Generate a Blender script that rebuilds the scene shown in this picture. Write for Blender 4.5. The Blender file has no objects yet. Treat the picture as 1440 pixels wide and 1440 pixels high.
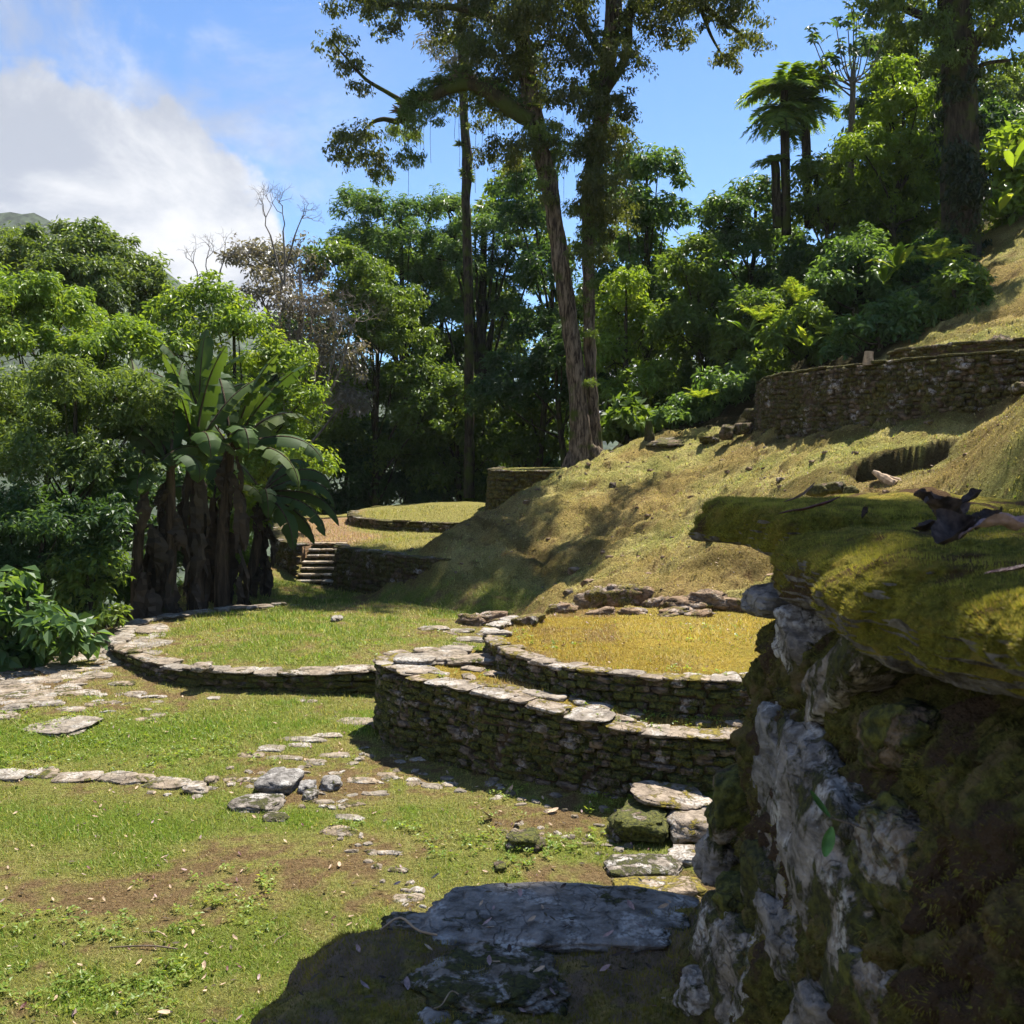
import bpy, bmesh, math, random, time
import numpy as np
from mathutils import Vector, Matrix
T0 = time.time()
random.seed(7); rng = np.random.default_rng(11)
scene = bpy.context.scene
COL = scene.collection
CAMZ = 3.5
PITCH = math.atan(100 / 1440)
CT, ST = math.cos(PITCH), math.sin(PITCH)
# ------------------------------------------------------------------ camera
cam_d = bpy.data.cameras.new('camera'); cam = bpy.data.objects.new('camera', cam_d); COL.objects.link(cam)
cam.location = (0, 0, CAMZ); cam.rotation_euler = (math.pi / 2 - PITCH, 0, 0)
cam_d.lens = 36; cam_d.sensor_width = 36; cam_d.clip_start = 0.05; cam_d.clip_end = 6000
cam_d.dof.use_dof = True; cam_d.dof.focus_distance = 14; cam_d.dof.aperture_fstop = 13
scene.camera = cam
# ------------------------------------------------------------------ sun, sky
SUN_AZ, SUN_EL = math.radians(35), math.radians(62)
SDIR = Vector((math.sin(SUN_AZ) * math.cos(SUN_EL), math.cos(SUN_AZ) * math.cos(SUN_EL), math.sin(SUN_EL)))
sd = bpy.data.lights.new('sun', 'SUN'); so = bpy.data.objects.new('sun', sd); COL.objects.link(so)
sd.energy = 5.0; sd.angle = math.radians(0.53); sd.color = (1.0, 0.95, 0.86)
so.rotation_euler = SDIR.to_track_quat('Z', 'Y').to_euler(); so.location = (20, 20, 40)
scene.view_settings.view_transform = 'Standard'; scene.view_settings.look = 'None'
scene.view_settings.exposure = 1.25; scene.view_settings.gamma = 1.0; scene.view_settings.use_curve_mapping = False
scene.render.engine = 'CYCLES'
scene.cycles.max_bounces = 6; scene.cycles.diffuse_bounces = 4; scene.cycles.glossy_bounces = 2
scene.cycles.transmission_bounces = 3; scene.cycles.transparent_max_bounces = 4
scene.cycles.caustics_reflective = False; scene.cycles.caustics_refractive = False

class NT:
    """small helper to write node trees"""
    def __init__(s, tree): s.t = tree; s.n = tree.nodes; s.l = tree.links
    def put(s, sock, v):
        if isinstance(v, bpy.types.NodeSocket): s.l.new(v, sock)
        elif isinstance(v, (tuple, list)) and len(v) == 3 and sock.type == 'RGBA': sock.default_value = (*v, 1)
        else: sock.default_value = v
    def math(s, op, a, b=0.0, c=None, clamp=False):
        n = s.n.new('ShaderNodeMath'); n.operation = op; n.use_clamp = clamp
        s.put(n.inputs[0], a); s.put(n.inputs[1], b)
        if c is not None: s.put(n.inputs[2], c)
        return n.outputs[0]
    def mix(s, f, a, b, mode='MIX'):
        n = s.n.new('ShaderNodeMix'); n.data_type = 'RGBA'; n.blend_type = mode
        s.put(n.inputs[0], f); s.put(n.inputs[6], a); s.put(n.inputs[7], b); return n.outputs[2]
    def ramp(s, f, lo, hi):
        n = s.n.new('ShaderNodeMapRange'); n.interpolation_type = 'SMOOTHSTEP'
        s.put(n.inputs[0], f); n.inputs[1].default_value = lo; n.inputs[2].default_value = hi; return n.outputs[0]
    def noise(s, vec, scale, detail=4, rough=0.55, dist=0.0, out=0):
        n = s.n.new('ShaderNodeTexNoise'); n.inputs['Scale'].default_value = scale
        n.inputs['Detail'].default_value = detail; n.inputs['Roughness'].default_value = rough
        n.inputs['Distortion'].default_value = dist
        if vec is not None: s.l.new(vec, n.inputs['Vector'])
        return n.outputs[out]
    def vor(s, vec, scale, feature='F1', rnd=1.0):
        n = s.n.new('ShaderNodeTexVoronoi'); n.feature = feature; n.inputs['Scale'].default_value = scale
        n.inputs['Randomness'].default_value = rnd
        if vec is not None: s.l.new(vec, n.inputs['Vector'])
        return n
    def mapping(s, vec, sc=(1, 1, 1), rot=(0, 0, 0)):
        n = s.n.new('ShaderNodeMapping'); s.l.new(vec, n.inputs[0]); n.inputs['Scale'].default_value = sc
        n.inputs['Rotation'].default_value = rot; return n.outputs[0]
    def pos(s): return s.n.new('ShaderNodeNewGeometry').outputs['Position']
    def normz(s):
        g = s.n.new('ShaderNodeNewGeometry'); x = s.n.new('ShaderNodeSeparateXYZ'); s.l.new(g.outputs['Normal'], x.inputs[0]); return x.outputs[2]
    def attr(s, name):
        n = s.n.new('ShaderNodeAttribute'); n.attribute_name = name; return n
    def bump(s, h, strength, dist, normal=None):
        n = s.n.new('ShaderNodeBump'); n.inputs['Strength'].default_value = strength; n.inputs['Distance'].default_value = dist
        s.l.new(h, n.inputs['Height'])
        if normal is not None: s.l.new(normal, n.inputs['Normal'])
        return n.outputs[0]

world = bpy.data.worlds.new('World'); scene.world = world; world.use_nodes = True
w = NT(world.node_tree); w.n.clear()
sky = w.n.new('ShaderNodeTexSky'); sky.sky_type = 'NISHITA'; sky.sun_disc = False
sky.sun_elevation = SUN_EL; sky.sun_rotation = SUN_AZ; sky.altitude = 1200; sky.air_density = 1.0; sky.dust_density = 0.6; sky.ozone_density = 2.5
tc = w.n.new('ShaderNodeTexCoord').outputs['Generated']
sx = w.n.new('ShaderNodeSeparateXYZ'); w.l.new(tc, sx.inputs[0])
az = w.math('ARCTAN2', sx.outputs[0], sx.outputs[1])
el = w.math('ARCSINE', sx.outputs[2])
cl1 = w.noise(tc, 5.5, 9, 0.56, 0.25)
cl2 = w.noise(w.mapping(tc, (1, 1, 1.6), (0.3, 0.2, 0.5)), 3.2, 8, 0.6, 0.5)
# cloud bank: tall in the west (left), low elsewhere; it goes on round the horizon
top_l = w.math('MULTIPLY_ADD', w.math('SUBTRACT', -0.23, az), 0.50, 0.250)         # height of bank left of -13 deg
gate = w.ramp(az, -0.17, -0.235)
top = w.math('ADD', w.math('MULTIPLY', w.math('MINIMUM', top_l, 0.36), gate), w.math('MULTIPLY', w.math('SUBTRACT', 1.0, gate), 0.07))
c = w.math('ADD', w.math('MULTIPLY', w.math('SUBTRACT', top, el), 11.0), w.math('MULTIPLY', w.math('SUBTRACT', cl1, 0.5), 3.6))
cum = w.ramp(c, -0.05, 0.30)
wis = w.math('MULTIPLY', w.ramp(cl2, 0.50, 0.68), w.math('ADD', 0.05, w.math('MULTIPLY', w.ramp(az, -0.10, -0.26), 0.75)))
wis = w.math('MULTIPLY', wis, 0.9)
cov = w.math('MAXIMUM', cum, wis, clamp=True)
dens = w.noise(w.mapping(tc, (1, 1, 1.5)), 5.5, 8, 0.58, 0.4)
ccol = w.mix(w.ramp(dens, 0.38, 0.62), (0.52, 0.56, 0.66), (1.0, 1.0, 1.02))
bgs = w.n.new('ShaderNodeBackground'); w.l.new(w.mix(1.0, sky.outputs[0], (0.52, 0.78, 1.02), 'MULTIPLY'), bgs.inputs[0]); bgs.inputs[1].default_value = 0.078
bgc = w.n.new('ShaderNodeBackground'); w.l.new(ccol, bgc.inputs[0]); bgc.inputs[1].default_value = 0.42
mx = w.n.new('ShaderNodeMixShader'); w.l.new(cov, mx.inputs[0]); w.l.new(bgs.outputs[0], mx.inputs[1]); w.l.new(bgc.outputs[0], mx.inputs[2])
wo = w.n.new('ShaderNodeOutputWorld'); w.l.new(mx.outputs[0], wo.inputs[0])

# ------------------------------------------------------------------ helpers: picture -> place
def P(u, v, Y):
    """point at distance Y (metres ahead) seen at photo pixel (u, v)"""
    a = (u - 720) / 1440; b = (720 - v) / 1440; k = Y / (CT + b * ST)
    return np.array((a * k, Y, CAMZ + k * (-ST + b * CT)))
def hit(u, v, t0=4.0, t1=60.0):
    """where the line of sight through (u, v) meets the ground"""
    a = (u - 720) / 1440; b = (720 - v) / 1440; d = np.array((a, CT + b * ST, -ST + b * CT)); t = np.arange(t0, t1, .02); p = np.array((0, 0, CAMZ)) + t[:, None] * d
    g = samp(p[:, 0], p[:, 1])[0][:, 0]; k = np.argmax(p[:, 2] < g); return np.array((p[k, 0], p[k, 1], g[k]))
def G(u, v, z=0.0):
    a = (u - 720) / 1440; b = (720 - v) / 1440; t = (z - CAMZ) / (-ST + b * CT)
    return np.array((a * t, (CT + b * ST) * t, z))
# ------------------------------------------------------------------ numpy noise
_NT = np.random.default_rng(3).random((64, 64, 64)).astype(np.float32).ravel() * 2 - 1
def vnoise(p, s=0):
    p = p.astype(np.float32) + np.float32(s * 7.77)
    i = np.floor(p); f = p - i; f = f * f * (3 - 2 * f); i = i.astype(np.int32) & 63
    j = (i + 1) & 63
    x0, x1 = i[:, 0] << 12, j[:, 0] << 12; y0, y1 = i[:, 1] << 6, j[:, 1] << 6; z0, z1 = i[:, 2], j[:, 2]
    fx, fy, fz = f[:, 0], f[:, 1], f[:, 2]; T = _NT
    def l2(z): 
        a = T[x0 + y0 + z]; a = a + (T[x1 + y0 + z] - a) * fx; b = T[x0 + y1 + z]; b = b + (T[x1 + y1 + z] - b) * fx
        return a + (b - a) * fy
    a = l2(z0)
    if not p[:, 2].any() and s == 0: return a
    return a + (l2(z1) - a) * fz
def fbm(p, scale=1.0, octv=4, s=0, gain=0.5):
    p = np.asarray(p, float); 
    if p.shape[1] == 2: p = np.c_[p, np.zeros(len(p))]
    r = 0; a = 1.0; q = p * scale; tot = 0
    for k in range(octv):
        r = r + a * vnoise(q + 17.3 * k, s + k); tot += a; a *= gain; q = q * 2.03
    return r / tot
def sstep(x, a, b):
    t = np.clip((x - a) / (b - a), 0, 1); return t * t * (3 - 2 * t)
def unit(v): return v / np.maximum(np.linalg.norm(v, axis=-1, keepdims=True), 1e-9)
# ------------------------------------------------------------------ mesh helpers
def mesh_np(name, V, F, mat=None, smooth=True, attrs=None):
    V = np.ascontiguousarray(V, np.float32); F = np.asarray(F)
    me = bpy.data.meshes.new(name); k = F.shape[1]; m = len(F)
    me.vertices.add(len(V)); me.vertices.foreach_set('co', V.ravel())
    me.loops.add(m * k); me.loops.foreach_set('vertex_index', F.astype(np.int32).ravel())
    me.polygons.add(m); me.polygons.foreach_set('loop_start', np.arange(0, m * k, k, dtype=np.int32))
    me.polygons.foreach_set('use_smooth', np.full(m, smooth))
    if attrs:
        for an, (dom, typ, arr) in attrs.items():
            at = me.attributes.new(an, typ, dom)
            at.data.foreach_set('color' if typ == 'FLOAT_COLOR' else 'value', np.ascontiguousarray(arr, np.float32).ravel())
    me.update(calc_edges=True)
    if mat: me.materials.append(mat)
    return me
def link(name, me, parent=None):
    o = bpy.data.objects.new(name, me); COL.objects.link(o)
    if parent: o.parent = parent
    return o
def tag(o, label=None, cat=None, group=None, kind=None):
    if label: o['label'] = label
    if cat: o['category'] = cat
    if group: o['group'] = group
    if kind: o['kind'] = kind
    return o
def thing(name, label, cat, group=None, loc=(0, 0, 0)):
    o = bpy.data.objects.new(name, None); COL.objects.link(o); o.location = loc; o.empty_display_size = 0.2
    return tag(o, label, cat, group)
def cat_mesh(parts):
    Vs, Fs, off = [], [], 0
    for V, F in parts:
        Vs.append(V); Fs.append(np.asarray(F) + off); off += len(V)
    return np.vstack(Vs), np.vstack(Fs)
def tube(pts, rad, ns=8, wob=0.0, cap=True, seed=0):
    pts = np.asarray(pts, float); n = len(pts); rad = np.broadcast_to(np.asarray(rad, float), (n,))
    t = unit(np.gradient(pts, axis=0)); ref = np.array((0.13, 0.97, 0.2))
    a = unit(np.cross(t, ref)); b = np.cross(t, a)
    ang = np.linspace(0, 2 * np.pi, ns, endpoint=False)
    V = pts[:, None] + (a[:, None] * np.cos(ang)[None, :, None] + b[:, None] * np.sin(ang)[None, :, None]) * rad[:, None, None]
    V = V.reshape(-1, 3)
    if wob:
        C = np.repeat(pts, ns, 0); d = V - C; rr = np.repeat(rad, ns)
        f = 1 + wob * fbm(V * np.array((1, 1, .25)) / max(rad.mean(), 1e-3), 1.6, 3, seed)
        V = C + d * f[:, None]
    i = np.arange(n - 1)[:, None] * ns; j = np.arange(ns)[None, :]; j2 = (j + 1) % ns
    F = np.stack((i + j, i + j2, i + ns + j2, i + ns + j), -1).reshape(-1, 4)
    return V, F
def spline(pts, m=8):
    pts = np.asarray(pts, float); n = len(pts)
    p = np.vstack((2 * pts[0] - pts[1], pts, 2 * pts[-1] - pts[-2])); out = []
    for i in range(1, n):
        p0, p1, p2, p3 = p[i - 1], p[i], p[i + 1], p[i + 2]
        for k in range(m):
            t = k / m
            out.append(0.5 * ((2 * p1) + (-p0 + p2) * t + (2 * p0 - 5 * p1 + 4 * p2 - p3) * t * t + (-p0 + 3 * p1 - 3 * p2 + p3) * t ** 3))
    out.append(pts[-1]); return np.array(out)
def resample(path, step):
    d = np.r_[0, np.cumsum(np.linalg.norm(np.diff(path, axis=0), axis=1))]
    s = np.arange(0, d[-1], step); return s, np.stack([np.interp(s, d, path[:, k]) for k in range(path.shape[1])], 1), d[-1]
# ------------------------------------------------------------------ materials
def newmat(name):
    m = bpy.data.materials.new(name); m.use_nodes = True; t = NT(m.node_tree); t.n.clear()
    out = t.n.new('ShaderNodeOutputMaterial'); return m, t, out
def pbsdf(t, out, col, rough=0.9, normal=None, spec=0.25):
    b = t.n.new('ShaderNodeBsdfPrincipled'); t.put(b.inputs['Base Color'], col); t.put(b.inputs['Roughness'], rough)
    b.inputs['Specular IOR Level'].default_value = spec
    if normal is not None: t.l.new(normal, b.inputs['Normal'])
    if out is not None: t.l.new(b.outputs[0], out.inputs[0])
    return b
def leaf_mat(name, c0, c1, c2, trans=0.52, rough=0.42, spec=0.45, attr='rnd', tint=(1.5, 1.35, 0.45)):
    m, t, out = newmat(name)
    r = t.attr(attr).outputs['Fac']
    col = t.mix(t.ramp(r, 0.0, 0.55), c0, c1); col = t.mix(t.ramp(r, 0.6, 1.0), col, c2)
    big = t.noise(t.pos(), 0.55, 2); col = t.mix(t.ramp(big, 0.35, 0.7), col, t.mix(1.0, col, (0.72, 0.8, 0.75), 'MULTIPLY'))
    b = pbsdf(t, None, col, rough, None, spec)
    tr = t.n.new('ShaderNodeBsdfTranslucent'); t.l.new(t.mix(1.0, col, tint, 'MULTIPLY'), tr.inputs[0])
    ms = t.n.new('ShaderNodeMixShader'); ms.inputs[0].default_value = trans
    t.l.new(b.outputs[0], ms.inputs[1]); t.l.new(tr.outputs[0], ms.inputs[2]); t.l.new(ms.outputs[0], out.inputs[0])
    return m
M = {}
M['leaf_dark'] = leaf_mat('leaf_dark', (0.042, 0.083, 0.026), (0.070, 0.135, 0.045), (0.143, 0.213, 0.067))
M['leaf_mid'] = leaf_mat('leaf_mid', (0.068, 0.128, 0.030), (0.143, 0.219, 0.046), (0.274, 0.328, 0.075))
M['leaf_lime'] = leaf_mat('leaf_lime', (0.110, 0.189, 0.030), (0.217, 0.319, 0.050), (0.387, 0.425, 0.083))
M['leaf_olive'] = leaf_mat('leaf_olive', (0.077, 0.116, 0.033), (0.144, 0.209, 0.055), (0.261, 0.341, 0.094))
M['leaf_grey'] = leaf_mat('leaf_grey', (0.156, 0.158, 0.137), (0.234, 0.209, 0.186), (0.343, 0.254, 0.254), trans=0.25)
M['leaf_cool'] = leaf_mat('leaf_cool', (0.063, 0.127, 0.042), (0.122, 0.209, 0.066), (0.225, 0.319, 0.110))
M['leaf_giant'] = leaf_mat('leaf_giant', (0.054, 0.075, 0.030), (0.108, 0.132, 0.045), (0.240, 0.230, 0.090))
M['leaf_ivy'] = leaf_mat('leaf_ivy', (.014, .026, .009), (.03, .05, .016), (.075, .10, .03), trans=.3)
M['leaf_dead'] = leaf_mat('leaf_dead', (.10, .07, .04), (.17, .12, .07), (.28, .2, .12), trans=0.15, rough=.8)
M['banana'] = leaf_mat('banana_leaf', (.055, .10, .03), (.08, .135, .035), (.13, .17, .05), trans=0.45, rough=.62, spec=.22)
M['banana_dead'] = leaf_mat('banana_dead', (.035, .024, .014), (.07, .046, .028), (.13, .09, .06), trans=0.1, rough=.9)

def mat_bark(name, c0, c1, moss=0.4, mossc=(.06, .075, .015), zs=.18):
    m, t, out = newmat(name); p = t.pos(); q = t.mapping(p, (1, 1, zs))
    n1 = t.noise(q, 14, 6, .65, .4); n2 = t.noise(p, 2.2, 4)
    col = t.mix(t.ramp(n1, .36, .66), c0, c1)
    col = t.mix(t.ramp(n2, .62 - moss * .25, .78 - moss * .25), col, mossc)
    nz = t.bump(n1, .9, .06); pbsdf(t, out, col, .95, nz, .1); return m
M['bark'] = mat_bark('bark', (.035, .025, .018), (.22, .17, .12), .35)
M['bark_dark'] = mat_bark('bark_dark', (.022, .018, .012), (.085, .068, .045), .6)
M['bark_pale'] = mat_bark('bark_pale', (.12, .10, .085), (.30, .26, .22), .1)
M['bark_moss'] = mat_bark('bark_moss', (.03, .026, .014), (.08, .065, .03), .9)

def mat_stone(name, c0, c1, lich=.35, moss=.45, mossc=(.11, .10, .018), darkmoss=(.035, .04, .012), big=1.0, upmoss=True):
    m, t, out = newmat(name); p = t.pos()
    oi = t.n.new('ShaderNodeObjectInfo').outputs['Random']
    n1 = t.noise(t.mapping(p, (1, 1, 2.6)), 9 * big, 6, .65, .3); n2 = t.noise(p, 3.1 * big, 5, .6); n3 = t.noise(p, 38 * big, 3, .6)
    base = t.mix(t.ramp(n1, .3, .7), c0, c1)
    base = t.mix(oi, base, t.mix(1.0, base, (1.12, 1.0, .86), 'MULTIPLY'))
    lic = t.math('MULTIPLY', t.ramp(n2, .50, .60), t.ramp(n3, .40, .56))
    base = t.mix(t.math('MULTIPLY', lic, lich), base, (.62, .60, .56))
    mn = t.noise(p, 5.2 * big, 6, .7, .5)
    mf = t.math('ADD', mn, t.math('MULTIPLY', t.math('SUBTRACT', oi, .5), .16))
    mk = t.ramp(mf, .66 - moss * .3, .74 - moss * .3)
    mc = t.mix(t.ramp(n3, .35, .65), darkmoss, mossc)
    col = t.mix(mk, base, mc)
    wv = t.n.new('ShaderNodeVectorMath'); wv.operation = 'MULTIPLY_ADD'; t.l.new(t.noise(p, 5 * big, 4, .6, 0, 1), wv.inputs[0]); wv.inputs[1].default_value = (.16 / big,) * 3; t.l.new(t.mapping(p, (1, 1, 1.7), (.2, .1, 0)), wv.inputs[2])
    vd = t.vor(wv.outputs[0], 6.5 * big, 'DISTANCE_TO_EDGE').outputs['Distance']; crack = t.ramp(vd, 0.0, .035); crack = t.math('MAXIMUM', crack, t.ramp(t.noise(p, 4 * big, 3, .5), .42, .56)); col = t.mix(t.math('MULTIPLY', t.math('SUBTRACT', 1.0, crack), .35), col, (.04, .033, .022))
    h = t.math('ADD', t.math('MULTIPLY', n1, .7), t.math('ADD', t.math('MULTIPLY', n3, .5), t.math('MULTIPLY', mk, .5))); h = t.math('ADD', h, t.math('MULTIPLY', crack, .4))
    pbsdf(t, out, col, .93, t.bump(h, .9, .03 / big), .2); return m
M['stone'] = mat_stone('stone', (.10, .085, .068), (.29, .25, .20), .4, .28)
M['wall_stone'] = mat_stone('wall_stone', (.05, .038, .03), (.20, .16, .12), .28, .78, (.11, .11, .024), (.03, .034, .012))
M['cap_stone'] = mat_stone('cap_stone', (.12, .10, .08), (.31, .265, .215), .4, .48, (.22, .17, .025), (.09, .075, .02))
M['far_stone'] = mat_stone('far_stone', (.05, .036, .024), (.20, .15, .10), .45, .82, (.12, .105, .03), (.045, .042, .015), .6)
M['boulder'] = mat_stone('boulder', (.075, .068, .06), (.27, .25, .23), .5, .48, (.07, .07, .018), (.03, .03, .014), 1.6)

def mat_moss(name, c0, c1, c2, fine=60, soil=(.05, .035, .02), soilk=.5, bs=.02, rock=False):
    m, t, out = newmat(name); p = t.pos()
    n1 = t.noise(p, fine, 5, .7); n2 = t.noise(p, 2.4, 4, .6, .4); n3 = t.noise(p, 9, 5, .65)
    col = t.mix(t.ramp(n1, .3, .7), c0, c1); col = t.mix(t.ramp(n3, .48, .72), col, c2)
    col = t.mix(t.ramp(t.math('ADD', t.math('MULTIPLY', n2, .6), t.math('MULTIPLY', n3, .4)), .60 - soilk * .2, .66 - soilk * .2), soil, col)
    if rock:
        k = t.math('ADD', t.math('MULTIPLY', t.normz(), -.35), t.noise(p, 6, 4, .6)); rk = t.mix(t.ramp(t.noise(p, 14, 5, .7), .35, .65), (.10, .085, .08), (.38, .35, .34)); col = t.mix(t.ramp(k, .56, .62), col, rk)
    h = t.math('ADD', n1, t.math('MULTIPLY', n3, 1.2))
    pbsdf(t, out, col, 1.0, t.bump(h, 1.0, bs), .05); return m
M['moss_cap'] = mat_moss('moss_cap', (.09, .085, .016), (.27, .24, .035), (.33, .24, .05), 70, (.10, .06, .03), .95, .03, True)
M['near_face'] = mat_moss('near_face', (.045, .045, .016), (.20, .19, .05), (.24, .17, .085), 42, (.10, .068, .045), .72, .06)
M['moss_face'] = mat_moss('moss_face', (.05, .048, .02), (.17, .165, .045), (.19, .135, .07), 48, (.09, .062, .042), .7, .04)
M['moss_ledge'] = mat_moss('moss_ledge', (.11, .10, .03), (.31, .27, .06), (.38, .27, .12), 45, (.23, .165, .11), .6, .04)
M['soil'] = mat_moss('soil', (.06, .04, .022), (.12, .08, .045), (.15, .11, .05), 30, (.05, .03, .018), .3)

def blade_mat(name):
    m, t, out = newmat(name)
    c = t.attr('col').outputs['Color']
    b = pbsdf(t, None, c, .6, None, .25)
    tr = t.n.new('ShaderNodeBsdfTranslucent'); t.l.new(t.mix(1.0, c, (1.25, 1.2, .6), 'MULTIPLY'), tr.inputs[0])
    ms = t.n.new('ShaderNodeMixShader'); ms.inputs[0].default_value = .4
    t.l.new(b.outputs[0], ms.inputs[1]); t.l.new(tr.outputs[0], ms.inputs[2]); t.l.new(ms.outputs[0], out.inputs[0]); return m
M['blade'] = blade_mat('grass_blade')
def mat_ground():
    m, t, out = newmat('ground_soil_and_turf'); p = t.pos(); c = t.attr('col').outputs['Color']
    n1 = t.noise(p, 26, 6, .75); n2 = t.noise(p, 7, 5, .65); n3 = t.noise(p, 90, 2, .6)
    col = t.mix(t.ramp(n1, .34, .62), t.mix(1.0, c, (.42, .36, .36), 'MULTIPLY'), c)
    col = t.mix(t.ramp(n3, .45, .75), col, t.mix(1.0, c, (1.5, 1.4, 1.3), 'MULTIPLY'))
    col = t.mix(t.math('MULTIPLY', t.ramp(n2, .56, .72), .45), col, (.17, .10, .05))
    h = t.math('ADD', n1, t.math('MULTIPLY', n2, 1.4))
    pbsdf(t, out, col, 1.0, t.bump(h, 1.0, .08), .05); return m
M['ground'] = mat_ground()
def mat_plain(name, col, rough=.8, var=.3, scale=20):
    m, t, out = newmat(name); n = t.noise(t.pos(), scale, 4, .6)
    c = t.mix(t.ramp(n, .3, .7), tuple(x * (1 - var) for x in col), tuple(x * (1 + var) for x in col))
    pbsdf(t, out, c, rough, t.bump(n, .5, .01), .2); return m
M['wood'] = mat_plain('weathered_wood', (.36, .26, .17), .8, .35, 14)
M['twig'] = mat_plain('twig', (.16, .12, .09), .9, .4, 30)
M['hill'] = mat_plain('forest_hill', (.05, .065, .035), 1, .65, .22)
# ------------------------------------------------------------------ terrain height
ctrl = []
def cp(u, v, Y): ctrl.append(tuple(P(u, v, Y)))
def cw(x, y, z): ctrl.append((x, y, z))
for y in (3, 6, 9, 12, 15, 18):
    for x in (-7.5, -5, -2.5, 0): 
        if abs(x) < .62 * y + 2: cw(x, y, 0)
for x, y in ((2.5, 3), (2.5, 6), (2.5, 8), (2.0, 9.5), (4.5, 8), (0, 20), (-3, 20.5), (-6, 20), (-5, 22.5), (-4.7, 24.4), (-3.9, 23.2), (-7.5, 21), (-3.1, 22.6), (-2.3, 21.4), (-1.72, 20.5), (-.95, 19.5)): cw(x, y, 0)
for a in ((700, 716, 24.8), (760, 681, 26.6), (820, 653, 28), (900, 624, 28), (1000, 605, 27.5), (1080, 592, 26), (640, 742, 23.5), (600, 768, 22.9), (560, 800, 22.5), (535, 832, 22.7), (640, 800, 21.6), (700, 830, 20.2), (620, 840, 20.9),
          (700, 780, 22), (800, 760, 22), (900, 700, 23), (1000, 650, 24.5), (850, 826, 17.5), (950, 780, 18), (1000, 720, 20), (1050, 770, 16.3),
          (1100, 655, 20), (1200, 684, 14), (1300, 692, 12), (1440, 690, 10), (1440, 605, 14), (760, 838, 18.6),
          (1090, 602, 24), (1150, 609, 21.8), (1250, 592, 19.7), (1350, 565, 18.2), (1440, 542, 17.3)): cp(*a)
for x, y, z in ((-.3, 18.8, 0), (-2.9, 24.6, .2), (-2.2, 26, .6), (-1, 28, .9), (.9, 16.6, .5), (.2, 17.6, .15), (1.6, 15.9, .9), (2.8, 15.6, .95), (3.9, 15.4, 1.15), (5.2, 12.5, .75), (5, 10, .5), (4.9, 14.2, .8)): cw(x, y, z)
for x, y, z in ((-9.5, 15, -.9), (-9.5, 20, -.9), (-9.5, 26, -.8), (-12, 18, -2.5), (-20, 20, -5), (-30, 20, -8), (-30, 50, -12), (-9, 10, -1), (-10, 4, -1), (-14, 33, -2.5),
                (-7.1, 25.3, .45), (-7.8, 25.5, .1), (-7, 28, .2), (-5, 31, .4), (-2, 30, .6), (-2, 36, .4), (2, 33, 1.8), (4, 33, 3.2), (0, 40, -.5), (-8, 40, -2.5), (0, 60, -9), (0, 90, -16), (30, 90, 8),
                (8, 27, 5.2), (9, 27, 5.9), (9.2, 21.5, 5.4), (11, 22, 5.95), (12.5, 25, 7.3), (15, 30, 9.8), (12, 31, 8.2), (9, 33, 6.6), (6, 33, 4.5), (13, 18, 6.2), (20, 20, 10), (30, 30, 16), (30, 10, 12), (12, 12, 4.4),
                (12, 5, 3), (18, 45, 13), (10, 45, 8), (5, 42, 4), (8, 0, 2), (0, -6, 0), (-10, -6, -1), (30, -6, 8), (-30, -6, -8), (45, 60, 22), (-45, 90, -18)): cw(x, y, z)
C = np.array(ctrl)
def _tps(r2): return 0.5 * r2 * np.log(np.maximum(r2, 1e-9))
_n = len(C); _A = np.zeros((_n + 3, _n + 3)); _r2 = ((C[:, None, :2] - C[None, :, :2]) ** 2).sum(-1)
_A[:_n, :_n] = _tps(_r2) + np.eye(_n) * 0.35; _A[:_n, _n] = 1; _A[:_n, _n + 1:] = C[:, :2]; _A[_n, :_n] = 1; _A[_n + 1:, :_n] = C[:, :2].T
_W = np.linalg.solve(_A, np.r_[C[:, 2], 0, 0, 0])
def H0(x, y):
    out = np.empty(len(x))
    for i in range(0, len(x), 20000):
        a = x[i:i + 20000, None] - C[None, :, 0]; b = y[i:i + 20000, None] - C[None, :, 1]
        out[i:i + 20000] = _tps(a * a + b * b) @ _W[:_n] + _W[_n] + x[i:i + 20000] * _W[_n + 1] + y[i:i + 20000] * _W[_n + 2]
    return out
def sdf(x, y, poly):
    """positive inside"""
    poly = np.asarray(poly, float); d = np.full(len(x), 1e9); ins = np.zeros(len(x), bool)
    for i in range(len(poly)):
        x1, y1 = poly[i]; x2, y2 = poly[(i + 1) % len(poly)]
        ex, ey = x2 - x1, y2 - y1; t = np.clip(((x - x1) * ex + (y - y1) * ey) / (ex * ex + ey * ey + 1e-12), 0, 1)
        d = np.minimum(d, np.hypot(x - x1 - t * ex, y - y1 - t * ey))
        c_ = ((y1 > y) != (y2 > y)) & (x < (x2 - x1) * (y - y1) / (y2 - y1 + 1e-12) + x1); ins ^= c_
    return np.where(ins, d, -d)
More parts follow.
